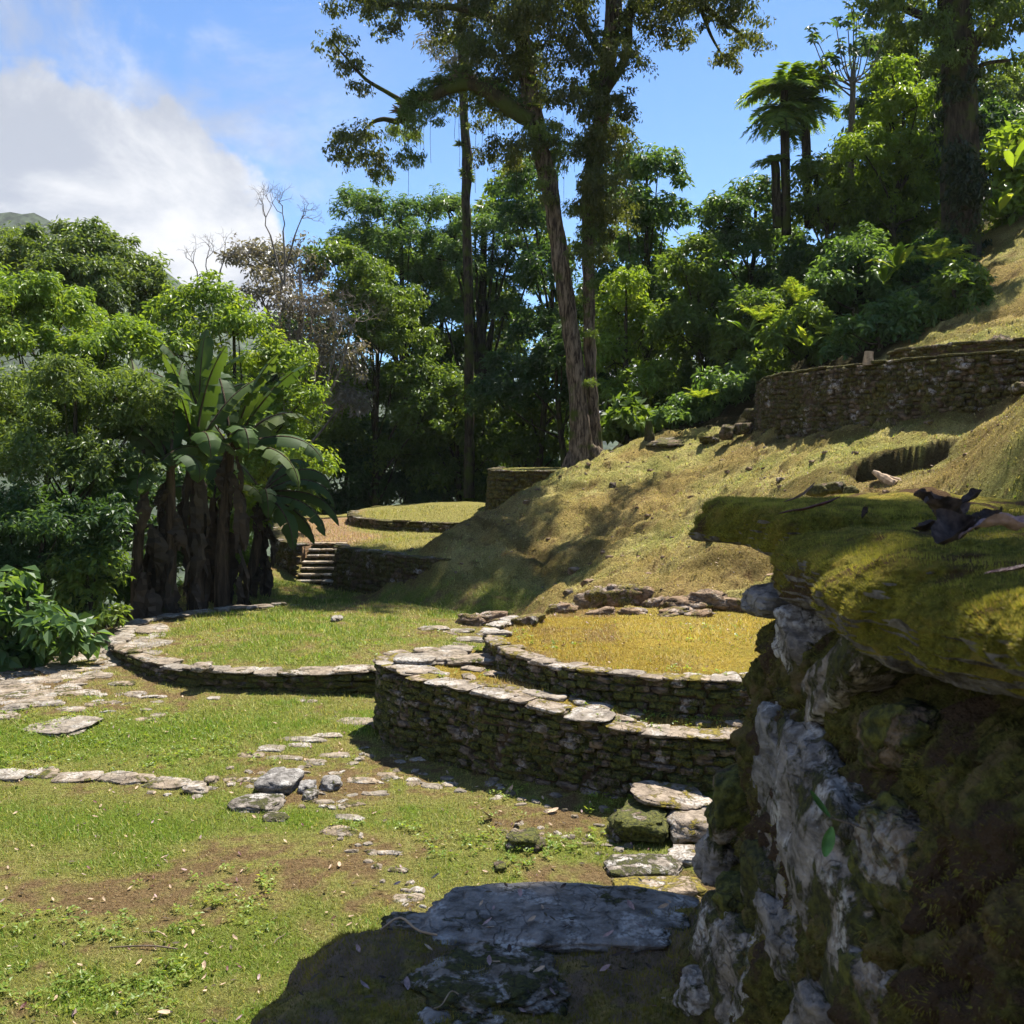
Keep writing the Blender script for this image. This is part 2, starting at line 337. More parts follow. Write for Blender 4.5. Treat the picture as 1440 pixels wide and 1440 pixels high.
# plan outlines (wall paths run left to right as seen)
mid_path = spline([(-1.42, 13.0), (-1.60, 12.72), (-1.62, 12.35), (-1.32, 11.78), (-.69, 11.15), (-.15, 10.62), (.56, 10.12), (1.15, 9.85), (1.92, 9.72), (3.0, 9.95), (4.2, 10.5)], 6)
mid_poly = np.vstack((mid_path, [(6, 12), (6, 15), (3.5, 15.6), (1.5, 15.9), (.6, 16.2), (-.05, 14.6), (-.32, 13.25), (-1.2, 13.1)]))
disc_c, disc_r = (2.15, 12.75), 2.47
_t = np.radians(np.arange(150, 320, 5)); disc_path = np.c_[disc_c[0] + disc_r * np.cos(_t) * (1 + .02 * np.sin(5 * _t)), disc_c[1] + disc_r * np.sin(_t)]
_t = np.radians(np.arange(0, 360, 6)); disc_poly = np.c_[disc_c[0] + (disc_r - .05) * np.cos(_t), disc_c[1] + (disc_r - .05) * np.sin(_t)]
ring_path = spline([(-4.6, 20.3), (-6.1, 19.3), (-6.75, 18.2), (-6.6, 16.8), (-6.1, 15.7), (-5.2, 14.75), (-4.4, 14.3), (-3.1, 14.1), (-1.9, 14.25), (-1.0, 14.5)], 6)
ring_poly = np.vstack((ring_path, [(-.3, 14.7), (.5, 16.2), (.2, 18.6), (-2.5, 20.9)]))
st_left = spline([(-7.2, 31), (-6.6, 28.3), (-5.95, 26.0), (-5.28, 24.9)], 6)
st_right = spline([(-4.28, 24.9), (-4.0, 24.2), (-3.2, 23.1), (-2.3, 22.2), (-1.4, 21.9)], 6)
st_poly = np.vstack((st_left, [(-5.25, 25.75), (-4.3, 25.75)], st_right, [(0, 24), (1, 27), (2, 33), (-2, 38), (-7.6, 35)]))
s2_path = spline([(-5.3, 33.5), (-4.95, 31.2), (-3.9, 29.4), (-2.4, 28.5), (-.8, 28.5), (1.2, 30)], 6)
s2_poly = np.vstack((s2_path, [(1.6, 33), (1, 37), (-2, 38.5), (-5, 36.5)]))
pl_path = spline([(-.45, 34), (-.68, 31.5), (-.52, 30.0), (.2, 29.5), (1.2, 29.4), (2.4, 29.9)], 6)
pl_poly = np.vstack((pl_path, [(3, 32), (2.5, 35.5), (.5, 36)]))
up_path = spline([(7.8, 31), (6.7, 28), (6.15, 25.2), (6.12, 23.6), (6.35, 22.2), (6.87, 20.6), (7.57, 18.8), (8.65, 17.3), (10.5, 15.9), (13, 15)], 6)
up_poly = np.vstack((up_path, [(16, 18), (14, 24), (11, 30)]))
up2_path = spline([(8.0, 22.0), (8.05, 20.9), (8.7, 19.7), (9.6, 18.9), (11.5, 18.2)], 6)
up2_poly = np.vstack((up2_path, [(14, 20), (12, 23.5), (9, 23.5)]))
def hit0(u, v):
    a = (u - 720) / 1440; b = (720 - v) / 1440; d = np.array((a, CT + b * ST, -ST + b * CT)); t = np.arange(7, 40, .1); p = np.array((0, 0, CAMZ)) + t[:, None] * d; g = H0(p[:, 0], p[:, 1]); k = np.argmax(p[:, 2] < g); return p[k]
PIT = hit0(1262, 650); print('pit', PIT)
def mid_top(x, y): return .80 - .17 * sstep(x, 0, 1.6) * sstep(-y, -11.0, -9.9)
def Hz(x, y, detail=True):
    """surface height and zone masks"""
    x = np.asarray(x, float); y = np.asarray(y, float)
    h = H0(x, y); p2 = np.c_[x, y]
    rr_ = np.hypot(x - disc_c[0], y - disc_c[1]) - disc_r; near = (y < 15.4) & (x > -1) & (x < 8); h = np.where(near, np.minimum(h, .9 + np.maximum(rr_ - .15, 0) * 1.4 + np.maximum(y - 14.6, 0) * 2), h)
    slope = sstep(h, .12, .9) * sstep(x, -4.5, -2.5) * sstep(y, 12, 15.5)
    lawn = 1 - slope
    # erosion: lumps and gullies that run down the mound to the left and towards the camera
    if detail:
        gdir = np.c_[x * .8 + y * .6, (-x * .6 + y * .8) * .33]
        gl = fbm(gdir, .9, 4, 3); gl2 = fbm(p2, 1.7, 4, 5); rid = 1 - np.abs(fbm(gdir + 9, .55, 3, 8)) * 3
        h = h + slope * (gl * .12 + gl2 * .075 + .06 * fbm(p2, 5.5, 3, 7) + .045 * fbm(p2, 13, 3, 6) - .13 * np.clip(rid, 0, 1) ** 3)
        toe = np.exp(-((h - .55) / .45) ** 2) * slope
        h = h + toe * (.34 * np.round(fbm(p2, 1.35, 3, 21) * 2.6) / 2.6)
        q_ = fbm(p2 * np.array((1, 1.)), 1.9, 3, 24); h = h + slope * (1 - toe) * .085 * (sstep(q_, .18, .22) + sstep(q_, -.2, -.16))
        h = h + lawn * (.035 * fbm(p2, .8, 3, 9) + .018 * fbm(p2, 4, 3, 10))
        # the collapsed hole in the slope
        gw_ = np.exp(-(((x - PIT[0]) / 1.55) ** 2 + ((y - PIT[1]) / 1.45) ** 2) ** 1.5); h = h * (1 - gw_) + gw_ * (PIT[2] + .16 * (x - PIT[0]) + .22 * (y - PIT[1]) + .05 * gl2)
        dx = (x - PIT[0]) / .95; dy = (y - PIT[1] - .1 * dx) / .62; wob = .28 * fbm(p2, 2.6, 3, 31)
        r = np.sqrt(dx * dx + dy * dy) + wob
        hole = sstep(-r, -1.0, -.86) * sstep(dy + wob, -1.0, -.1); h = h - .62 * hole
        lip = np.exp(-((dx + .1) ** 2 * 1.2 + (dy + 1.15) ** 2 * 4)); h = h - .05 * lip
    masks = {}
    def terrace(poly, top, name, inset=.07):
        nonlocal h
        d = sdf(x, y, poly); k = sstep(d, inset - .02, inset + .03); tz = np.maximum(top, h) if name not in ('ring',) else top
        h = h * (1 - k) + tz * k; masks[name] = k * (tz <= top + .03)
    dm = fbm(p2, 3.0, 4, 40) * .02 if detail else 0
    terrace(ring_poly, .23 + .10 * sstep(sdf(x, y, ring_poly), .1, 2.2) * sstep(x, -7, -4) + dm, 'ring')
    terrace(mid_poly, mid_top(x, y) + dm, 'mid')
    terrace(disc_poly, 1.05 + dm + .05 * sstep(np.hypot(x - disc_c[0], y - disc_c[1]), 2.2, 0), 'disc')
    terrace(st_poly, .95 + dm, 'st')
    terrace(s2_poly, 1.2 + .22 * sstep(sdf(x, y, s2_poly), .0, 3.0) + dm, 's2')
    terrace(pl_poly, 2.6 + dm, 'pl')
    terrace(up_poly, 5.0 + dm, 'up')
    terrace(up2_poly, 5.32 + dm, 'up2')
    masks['slope'] = slope; masks['hole'] = sstep(-r, -1.12, -1.0) * sstep(dy + wob, -1.0, -.3) if detail else slope * 0; return h, masks
# colours of turf, moss and soil by place
LUSH = np.array((.155, .22, .028)); GRN = np.array((.19, .21, .05)); DRY = np.array((.38, .32, .12)); SOIL = np.array((.21, .13, .075)); MOSSY = np.array((.42, .31, .06)); STRAW = np.array((.54, .46, .19)); DEEP = np.array((.07, .085, .03))
def G2(u, v): g = G(u, v); return g[0], g[1]
def gcol(x, y, m, jit=None):
    p2 = np.c_[x, y]; n1 = fbm(p2, .55, 4, 51); n2 = fbm(p2, 1.6, 4, 52); n3 = fbm(p2, 5, 3, 53)
    lush = sstep(n1 * .6 + n2 * .55 + n3 * .3, -.08, .22)
    # places the photo shows lush, bare, mossy
    def blob(u, v, rx, ry, amt):
        cx, cy = G2(u, v); return amt * np.exp(-(((x - cx) / rx) ** 2 + ((y - cy) / ry) ** 2))
    b = blob(120, 1040, 2.2, .9, 1.1) + blob(330, 1010, 1.8, 1.4, .9) + blob(60, 1150, 2.2, .7, 1.0) + blob(250, 1170, 1.3, .55, .8) + blob(600, 1150, .8, .6, .8) + blob(620, 1220, .5, .4, .9) + blob(250, 1400, 1.2, .4, .5) + blob(380, 910, 2, 2.2, .25)
    b = b - blob(520, 1210, .42, .8, 1.3) - blob(330, 1190, .45, .35, .9) - blob(60, 1245, 1.2, .2, .35) - blob(250, 1235, .8, .25, .35) - blob(420, 1100, 1.0, .8, 1.0) - blob(820, 1150, .8, .5, .7) - blob(60, 970, 2.2, 1.2, 1.3) - blob(180, 900, 1.5, 1.2, .8) - blob(460, 1050, 1.3, .7, .8) - blob(950, 1260, .9, .8, .8) - blob(150, 1260, 1.0, .4, .5)
    lush = np.clip(lush * .75 + b * .75, 0, 1)
    n4 = fbm(p2, 11, 3, 55); bare = sstep(-(n2 * .42 + n3 * .5 + n4 * .55 + n1 * .15) - b * .45, .05, .38)
    c = (GRN * .55 + DRY * .45)[None] * (1 - lush[:, None]) + LUSH[None] * lush[:, None]
    c = c * (1 - .8 * bare[:, None]) + SOIL[None] * .8 * bare[:, None]
    # slope: dry straw and olive turf with brown earth
    sl = m['slope'][:, None]; k = sstep(n2 + .6 * n3, -.25, .4)[:, None]; k2 = sstep(n1 + .4 * n2, -.3, .35)[:, None]
    cs = (STRAW * .7 + GRN * .3) * k + np.array((.30, .30, .09)) * (1 - k); cs = cs * (.35 + .65 * k2) + np.array((.32, .21, .08)) * .65 * (1 - k2)
    ks = sstep(fbm(np.c_[x * .8 + y * .6, (-x * .6 + y * .8) * .12], 3.2, 3, 58), -.05, .35)[:, None]; cs = cs * (1 - .42 * ks); k3 = sstep(n3 + .5 * n4 + .3 * n2, .30, .55)[:, None]; cs = cs * (1 - .7 * k3) + np.array((.12, .075, .035)) * .7 * k3
    c = c * (1 - sl) + cs * sl
    def over(name, col, a):
        nonlocal c
        kk = (m[name] * a)[:, None] if np.isscalar(a) else (m[name] * a)[:, None]; c = c * (1 - kk) + col * kk
    over('disc', (MOSSY[None] * (1 - .5 * k) + np.array((.38, .29, .12)) * .5 * k) * (.6 + .4 * k2) + np.array((.16, .18, .03)) * .4 * (1 - k2), .92)
    over('mid', MOSSY[None] * .8 * (1 - .6 * k) + np.array((.24, .15, .09)) * .6 * k, .95)
    over('s2', np.array((.25, .28, .06))[None], .8); over('pl', np.array((.22, .21, .07))[None], .8)
    stp = sstep(sdf(x, y, [(-7.5, 25), (-4, 24.6), (-3.4, 27.5), (-4.6, 29), (-5, 34), (-8, 34)]), -.4, .4)
    over('st', np.array((.27, .25, .08))[None] * (1 - stp[:, None]) + np.array((.36, .24, .15)) * stp[:, None], .95)
    over('hole', np.array((.06, .045, .025))[None], .85)  # bare dark earth, with the hollow's shade put into the colour
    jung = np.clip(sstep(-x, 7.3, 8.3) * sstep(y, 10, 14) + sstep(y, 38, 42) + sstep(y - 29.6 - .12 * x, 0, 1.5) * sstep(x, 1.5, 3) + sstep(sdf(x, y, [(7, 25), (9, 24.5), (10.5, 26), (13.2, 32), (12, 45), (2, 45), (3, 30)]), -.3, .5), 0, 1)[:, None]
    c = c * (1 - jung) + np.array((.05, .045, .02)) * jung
    return c, lush, bare, jung[:, 0]
def axis(segs):
    out = [segs[0][0]]
    for a, b, s0, s1 in segs:
        v = a
        while v < b:
            v += s0 + (s1 - s0) * (v - a) / (b - a); out.append(min(v, b))
    return np.array(out)
gx = axis([(-48, -12, 3.5, .5), (-12, -7.5, .4, .13), (-7.5, -2.5, .085, .065), (-2.5, 6, .06, .06), (6, 12, .075, .13), (12, 20, .2, .8), (20, 48, 1.2, 4)])
gy = axis([(-6, 5, .8, .2), (5, 14, .06, .055), (14, 26, .06, .085), (26, 34, .1, .22), (34, 90, .4, 5)])
XX, YY = np.meshgrid(gx, gy); gxv, gyv = XX.ravel(), YY.ravel()
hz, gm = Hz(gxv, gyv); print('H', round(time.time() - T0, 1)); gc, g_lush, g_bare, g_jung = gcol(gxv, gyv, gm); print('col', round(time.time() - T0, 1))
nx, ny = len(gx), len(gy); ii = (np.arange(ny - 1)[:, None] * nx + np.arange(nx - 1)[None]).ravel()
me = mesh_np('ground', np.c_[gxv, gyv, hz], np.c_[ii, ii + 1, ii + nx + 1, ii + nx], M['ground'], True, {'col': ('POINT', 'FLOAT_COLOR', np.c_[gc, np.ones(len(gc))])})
ground = tag(link('ground', me), kind='structure')
print('ground', nx, ny, len(ii), round(time.time() - T0, 1))
_GR = np.stack([hz, gc[:, 0], gc[:, 1], gc[:, 2], g_lush, g_bare, g_jung, gm['slope']], 1).reshape(ny, nx, -1)
def samp(x, y):
    i = np.clip(np.searchsorted(gx, x) - 1, 0, nx - 2); j = np.clip(np.searchsorted(gy, y) - 1, 0, ny - 2)
    fx = np.clip((x - gx[i]) / (gx[i + 1] - gx[i]), 0, 1)[:, None]; fy = np.clip((y - gy[j]) / (gy[j + 1] - gy[j]), 0, 1)[:, None]
    a, b, c_, d = _GR[j, i], _GR[j, i + 1], _GR[j + 1, i], _GR[j + 1, i + 1]
    st = np.maximum(np.abs(a[:, 0] - b[:, 0]) / (gx[i + 1] - gx[i]), np.abs(a[:, 0] - c_[:, 0]) / (gy[j + 1] - gy[j]))
    return (a * (1 - fx) + b * fx) * (1 - fy) + (c_ * (1 - fx) + d * fx) * fy, st
def H1(x, y): return float(samp(np.array([x]), np.array([y]))[0][0, 0])
# valley floor out to the horizon and the far forested hills
def fan(name, prof, Y0, Y1, rows, us, mat, zb, amp, nsc):
    us = np.array(us); Ys = np.linspace(Y0, Y1, rows); V = []
    for j, Y in enumerate(Ys):
        f = j / (rows - 1)
        for u in us:
            top = P(u, np.interp(u, prof[0], prof[1]), Y1)[2]
            V.append(((u - 720) / 1440 * Y1 * (.55 + .45 * f), Y, zb + (top - zb) * f ** 1.25))
    V = np.array(V); V[:, 2] += amp * fbm(V, nsc, 4, 71) * np.clip((V[:, 1] - Y0) / 60, 0, 1) + amp * .35 * np.abs(fbm(V, nsc * 5, 3, 75))
    n = len(us); i = (np.arange(rows - 1)[:, None] * n + np.arange(n - 1)[None]).ravel()
    return tag(link(name, mesh_np(name, V, np.c_[i, i + 1, i + n + 1, i + n], mat)), kind='structure')
fan('far_hill', ([-1200, -300, 0, 60, 130, 220, 290, 400, 720, 1100, 2600], [345, 318, 303, 305, 330, 368, 420, 500, 590, 585, 540]), 250, 620, 60, np.linspace(-1400, 2800, 260), M['hill'], -60, 9, .02)
vx = np.linspace(-1250, 1250, 30); VX, VY = np.meshgrid(vx, vx)
dd = np.maximum(np.abs(VX), np.abs(VY)); 
i = (np.arange(29)[:, None] * 30 + np.arange(29)[None]).ravel()
tag(link('valley_floor', mesh_np('valley_floor', np.c_[VX.ravel(), VY.ravel(), np.full(900, -70.)], np.c_[i, i + 1, i + 31, i + 30], M['hill'])), kind='structure')
# ------------------------------------------------------------------ grass blades and litter (stuff)
def blades(name, n, x, y, hgt, wid, colfn, seed, label=None, lean=.7, flat=False):
    r = np.random.default_rng(seed)
    q, st = samp(x, y); z, c, lush, bare, jung = q[:, 0], q[:, 1:4], q[:, 4], q[:, 5], q[:, 6]; m = {'slope': q[:, 7]}
    keep = r.random(len(x)) < (1 - .72 * bare * (1 - m['slope'])) * (1 - jung); 
    # no blades on the vertical steps
    keep &= st < 1.6
    x, y, z, c, lush = x[keep], y[keep], z[keep], c[keep], lush[keep]; n = len(x)
    a = r.random(n) * 2 * np.pi; Y = np.hypot(x, y); sc = np.clip(Y / 11, .75, 2.0)
    slp = m['slope'][keep]; hh = hgt * sc * (.5 + r.random(n)) * (.65 + .6 * lush) * (1 - .45 * slp) * (.75 + .9 * np.clip(.4 + fbm(np.c_[x, y], 2.2, 3, 81), 0, 1)); ww = wid * sc * (.6 + .8 * r.random(n))
    dx, dy = np.cos(a), np.sin(a); la = r.random(n) * lean * 2
    b0 = np.c_[x - dy * ww / 2, y + dx * ww / 2, z - .004]; b1 = np.c_[x + dy * ww / 2, y - dx * ww / 2, z - .004]
    tp = np.c_[x + dx * hh * la, y + dy * hh * la, z + hh * (1 - .35 * np.clip(la, 0, 1.3))]
    V = np.stack((b0, b1, tp), 1).reshape(-1, 3); F = np.arange(3 * n).reshape(-1, 3)
    cc = c * (.62 + .85 * r.random((n, 1))); s = r.random(n)
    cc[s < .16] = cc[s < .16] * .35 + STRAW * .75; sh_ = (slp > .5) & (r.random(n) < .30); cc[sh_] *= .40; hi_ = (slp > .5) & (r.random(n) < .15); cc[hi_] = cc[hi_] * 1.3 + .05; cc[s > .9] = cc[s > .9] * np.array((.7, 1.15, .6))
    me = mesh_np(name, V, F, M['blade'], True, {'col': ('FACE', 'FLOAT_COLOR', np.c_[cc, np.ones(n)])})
    return me
def wedge(n, y0, y1, k, r):
    y = y0 * (y1 / y0) ** r.random(n); x = (r.random(n) * 2 - 1) * k * y; return x, y
r_ = np.random.default_rng(5)
x, y = wedge(470000, 5.6, 33, .62, r_)
ok = (x > -8.3) & ~((y < 9.5) & (x > 2.6)); x, y = x[ok], y[ok]
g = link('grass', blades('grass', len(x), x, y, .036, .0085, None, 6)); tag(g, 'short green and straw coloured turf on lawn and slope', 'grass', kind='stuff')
print('grass', len(g.data.polygons), round(time.time() - T0, 1))
# ------------------------------------------------------------------ stones
def rock_mesh(name, mat, seed, sub=3, box=3.2, amp=.10, dims=(1, 1, 1), strata=0.0, smooth=True, nsc=1.6):
    """irregular squared stone, unit size"""
    n = sub; V = []; F = []; idx = {}
    def vid(p):
        k = tuple(np.round(p, 4)); 
        if k not in idx: idx[k] = len(V); V.append(p)
        return idx[k]
    for ax in range(3):
        for sg in (-1, 1):
            for i in range(n):
                for j in range(n):
                    q = []
                    for a, b in ((0, 0), (1, 0), (1, 1), (0, 1)):
                        p = [0, 0, 0]; p[ax] = sg; p[(ax + 1) % 3] = (i + a) / n * 2 - 1; p[(ax + 2) % 3] = (j + b) / n * 2 - 1; q.append(vid(tuple(p)))
                    F.append(q if sg > 0 else q[::-1])
    V = np.array(V, float); e = box
    k = (np.abs(V) ** e).sum(1) ** (1 / e); V = V / k[:, None]
    d = fbm(V + seed * 3.3, nsc, 4, seed % 50); d2 = fbm(V * np.array((1, 1, 3)) + seed, 3.2, 3, seed % 40)
    r = np.random.default_rng(seed); sh = (r.random(3) - .5) * .35
    V = V * (1 + amp * 2.2 * d + amp * .8 * d2)[:, None]
    V[:, 0] += sh[0] * V[:, 1] + sh[1] * V[:, 2] * .5
    if strata: V[:, :2] *= (1 + strata * np.sign(np.sin(V[:, 2] * 9 + 2 * d))[:, None] * .5)
    V = V * .5 * np.array(dims); return mesh_np(name, V, F, mat, smooth)
_cache = {}
def protos(kind, mat, n=10, **kw):
    if (kind, mat) not in _cache: _cache[(kind, mat)] = [rock_mesh(kind, M[mat], 100 + 7 * i + hash_(kind), **kw) for i in range(n)]
    return _cache[(kind, mat)]
def hash_(s): return sum(ord(c) * (i + 1) for i, c in enumerate(s)) % 97
def put(name, me, loc, rot=(0, 0, 0), sc=(1, 1, 1), parent=None):
    o = link(name, me, parent); o.location = loc; o.rotation_euler = rot; o.scale = sc; return o
def joined(name, items, mat, parent=None, smooth=True):
    """items: (mesh, loc, rotz, scale) merged to one mesh"""
    Vs, Fs, off = [], [], 0
    for me, loc, rz, tilt, sc in items:
        n = len(me.vertices); V = np.empty(n * 3, np.float32); me.vertices.foreach_get('co', V); V = V.reshape(-1, 3) * np.array(sc)
        ct, st = math.cos(tilt), math.sin(tilt); V = np.c_[V[:, 0], V[:, 1] * ct - V[:, 2] * st, V[:, 1] * st + V[:, 2] * ct]
        cz, sz = math.cos(rz), math.sin(rz); V = np.c_[V[:, 0] * cz - V[:, 1] * sz, V[:, 0] * sz + V[:, 1] * cz, V[:, 2]] + np.array(loc)
        m = len(me.polygons); F = np.empty(m * 4, np.int32); me.polygons.foreach_get('vertices', F); Vs.append(V); Fs.append(F.reshape(-1, 4) + off); off += n
    return tag(link(name, mesh_np(name, np.vstack(Vs), np.vstack(Fs), mat, smooth), parent), kind='stuff')
R = random.Random(3)
def wall(root, path, ztop, ch, sl, zbot=None, depth=.22, out=1, batter=.06, mat='wall_stone', kind='stone', cap=True, capw=.34, capl=.36, capt=.06, capmat='cap_stone', single=True, skip=0.0, core=True, s0=0, s1=1e9, capjit=.06, limit=290):
    """dry-stone wall: courses of separate stones along a plan path, slabs on the rim, packed earth behind"""
    s, pts, L = resample(path, .05); t = unit(np.gradient(pts, axis=0)); nrm = np.c_[t[:, 1], -t[:, 0]] * out   # outward
    zt = np.array([ztop(*p) if callable(ztop) else ztop for p in pts])
    q = pts + nrm * .30; zb = samp(q[:, 0], q[:, 1])[0][:, 0]
    if zbot is not None: zb = np.maximum(zb, zbot)
    if core:
        rows = 14; V = []
        for k in range(rows):
            f = k / (rows - 1); z = zt - .03 - (zt - zb + .25) * f
            off = -.05 + batter * (zt - z) ; V.append(np.c_[pts + nrm * off[:, None], z])
        V = np.vstack(V); V[:, :2] += (np.tile(nrm, (rows, 1)) * (.09 * fbm(V, 2.6, 4, 12) + .05 * fbm(V, 9, 3, 14) + .02 * np.linspace(0, 1, rows).repeat(len(pts)))[:, None]); n = len(pts)
        i = (np.arange(rows - 1)[:, None] * n + np.arange(n - 1)[None]).ravel()
        link('packed_earth', mesh_np('packed_earth', V, np.c_[i, i + 1, i + n + 1, i + n], M['moss_face']), root)
    pr = protos(kind + ('_block' if single else '_small'), mat, 14, sub=3 if single else 2, box=4.5, amp=.17, smooth=False); items = []
    wavy = 2 * fbm(np.c_[pts, zt], .9, 3, 7); hmax = (zt - zb).max(); rows = int(math.ceil((hmax + .1) / ch))
    for r in range(rows):
        a = s[0] + R.random() * sl * .5 if s0 == 0 else s0
        a = max(a - sl * .4, s0)
        while a < min(L, s1):
            l = sl * R.uniform(.55, 1.5); m = min(a + l / 2, L - .01); hh = ch * (R.uniform(.82, 1.08) if single else R.uniform(.6, 1.35))
            ix = min(int(m / .05), len(pts) - 1); z = zt[ix] - capt * .6 - (r + .5) * ch + R.uniform(-.012, .012) * (1 if single else 2.2) + .35 * ch * wavy[ix]
            if z > zb[ix] - ch * .45 and R.random() > skip:
                p = pts[ix] + nrm[ix] * (batter * (zt[ix] - z) - depth * .38 + R.uniform(-.022, .022) * (1 if single else 1.7))
                rz = math.atan2(t[ix, 1], t[ix, 0]) + R.uniform(-.12, .12) + (math.pi if R.random() < .5 else 0)
                items.append((R.choice(pr), (p[0], p[1], z), rz, R.uniform(-.12, .12), (l * 1.0, depth, hh * 1.02)))
            a += l
    if single and len(items) <= limit:
        for me, loc, rz, tl, sc in items: put(kind, me, loc, (tl, 0, rz), sc, root)
    else: joined(kind + '_facing', items, M[mat], root)
    ncap = []
    if cap:
        cs = protos('slab' if single else 'slab_small', capmat, 12, sub=6 if single else 2, box=4.0, amp=.14)
        a = max(0, s0)
        while a < min(L, s1):
            l = capl * R.uniform(.6, 1.45); ix = min(int((a + l / 2) / .05), len(pts) - 1)
            w_ = capw * R.uniform(.7, 1.25); p = pts[ix] + nrm[ix] * (-.5 * w_ + .045 + R.uniform(-.03, .03)); z = zt[ix] + R.uniform(-.3, .25) * capt
            rz = math.atan2(t[ix, 1], t[ix, 0]) + R.uniform(-1, 1) * capjit * 2
            ncap.append((R.choice(cs), (p[0], p[1], z), rz, R.uniform(-capjit, capjit), (l * 1.03, w_, capt * R.uniform(.8, 1.4))))
            a += l * .97
        if single:
            for me, loc, rz, tl, sc in ncap: put('capstone', me, loc, (tl, R.uniform(-.04, .04), rz), sc, root)
        else: joined('rim_slabs', ncap, M[capmat], root)
    return len(items), len(ncap)
def along(path, s):
    d = np.r_[0, np.cumsum(np.linalg.norm(np.diff(path, axis=0), axis=1))]; return np.array([np.interp(s, d, path[:, k]) for k in range(2)])
# --- middle terrace, its lower wall and upper disc
t = thing('terrace_wall', 'shaded dark mossy dry-stone wall curving round the lower step of the middle terrace', 'wall', 'stone retaining walls', (0, 10.5, 0))
t.location = (0, 0, 0)
print('mid', wall(t, mid_path, mid_top, .08, .17, depth=.24, batter=.05, capw=.42, capl=.34, capt=.042, limit=400, s1=6.9))
t = thing('terrace_wall', 'low stone rim wall holding the round platform of orange-green moss', 'wall', 'stone retaining walls')
print('disc', wall(t, disc_path, 1.07, .085, .21, depth=.22, batter=.04, capw=.30, capl=.26, capt=.045, s0=.0))
t = thing('terrace_wall', 'ankle-high stone kerb round the big grassy ring on the left lawn', 'wall', 'stone retaining walls')
print('ring', wall(t, ring_path, .26, .085, .30, depth=.26, batter=.03, capw=.34, capl=.36, capt=.05, capmat='stone'))
t = thing('terrace_wall', 'short wall left of the stone stairs, half hidden by banana leaves', 'wall', 'stone retaining walls')
print('sl', wall(t, st_left, .97, .12, .2, depth=.2, batter=.10, mat='far_stone', single=False, capt=.05, capl=.4, capmat='far_stone'))
t = thing('terrace_wall', 'mossy wall right of the stone stairs with a few pale stones in it', 'wall', 'stone retaining walls')
print('sr', wall(t, st_right, .97, .12, .2, depth=.2, batter=.16, mat='far_stone', single=False, capt=.05, capl=.4, capmat='far_stone'))
t = thing('terrace_wall', 'very low far wall under the smooth green mound beyond the stairs', 'wall', 'stone retaining walls')
wall(t, s2_path, 1.22, .11, .22, depth=.2, mat='far_stone', single=False, capt=.05, capl=.4, capmat='far_stone')
t = thing('terrace_wall', 'tall square-edged platform wall left of the big tree trunk', 'wall', 'stone retaining walls')
wall(t, pl_path, 2.62, .13, .2, depth=.2, batter=.08, mat='far_stone', single=False, capt=.06, capl=.5, capmat='far_stone')
t = thing('terrace_wall', 'long dark curved wall of the uppermost terrace at the right', 'wall', 'stone retaining walls')
wall(t, up_path, 5.02, .11, .19, depth=.22, batter=.12, mat='far_stone', single=False, capt=.06, capl=.45, capmat='far_stone')
t = thing('terrace_wall', 'low broken second wall standing above the uppermost terrace', 'wall', 'stone retaining walls')
wall(t, up2_path, 5.36, .1, .2, depth=.22, batter=.05, mat='far_stone', single=False, capt=.07, capl=.5, capmat='far_stone')
# --- stairs
t = thing('stone_stairs', 'narrow flight of worn stone steps climbing between two mossy walls', 'stairs')
for k in range(7):
    z = .136 * (k + 1); y = 24.62 + .155 * k
    pr = protos('tread', 'far_tread', 6, sub=4, box=7, amp=.05) if 'far_tread' in M else None
    if pr is None:
        M['far_tread'] = mat_stone('stair_tread', (.22, .18, .13), (.40, .34, .26), .4, .2, (.14, .12, .03), (.08, .06, .03), .8); pr = protos('tread', 'far_tread', 6, sub=4, box=7, amp=.05)
    x0 = -5.22 + .03 * k; n = 3
    for j in range(n):
        put('step', R.choice(pr), (x0 + (j + .5) * .92 / n + R.uniform(-.02, .02), y + .1 + R.uniform(-.02, .02), z - .03), (R.uniform(-.04, .04), 0, R.uniform(-.08, .08)), (.92 / n * R.uniform(.95, 1.2), .24, .06), t)
    put('riser', R.choice(protos('riser', 'far_stone', 6, sub=3, box=6, amp=.06)), (x0 + .46, y + .14, z - .115), (0, 0, 0), (.96, .16, .13), t)
for k in range(9):
    put('rubble', R.choice(protos('stone_block', 'wall_stone', 12)), (-4.32 + R.uniform(-.1, .1), 24.75 + k * .1, .08 + k * .09), (R.random(), R.random(), R.random() * 6), (.2, .18, .12), t)
# --- paving, kerbs and loose stones on the lawn
slabs = [rock_mesh('slab', M['stone'], 700 + 3 * i, sub=7, box=3.6, amp=.15, nsc=1.3) for i in range(12)]
blocks = protos('rubble_block', 'wall_stone', 10, sub=4, box=2.8, amp=.20)
def px_stone(parent, name, u, v, wpx, dpx, hcm, me=None, rz=None, sink=.5, z0=None, tilt=(0, 0), seg=1.0):
    """a stone lying on the ground where the photo shows it; size given in photo pixels"""
    z = z0 if z0 is not None else 0.0
    g = G(u, v, z)
    if z0 is None:
        for _ in range(4): z = H1(g[0], g[1]); g = G(u, v, z)
    m_ = g[1] / 1440; wd = wpx * m_; dp = dpx * m_ * g[1] / (CAMZ - z) ; h = hcm / 100
    return put(name, me or R.choice(slabs), (g[0], g[1], z + h * (.5 - sink)), (tilt[0], tilt[1], rz if rz is not None else R.uniform(-.3, .3)), (wd, dp, h), parent)
t = thing('stone_path', 'single row of pale pinkish edging slabs crossing the lower lawn at the left', 'path')
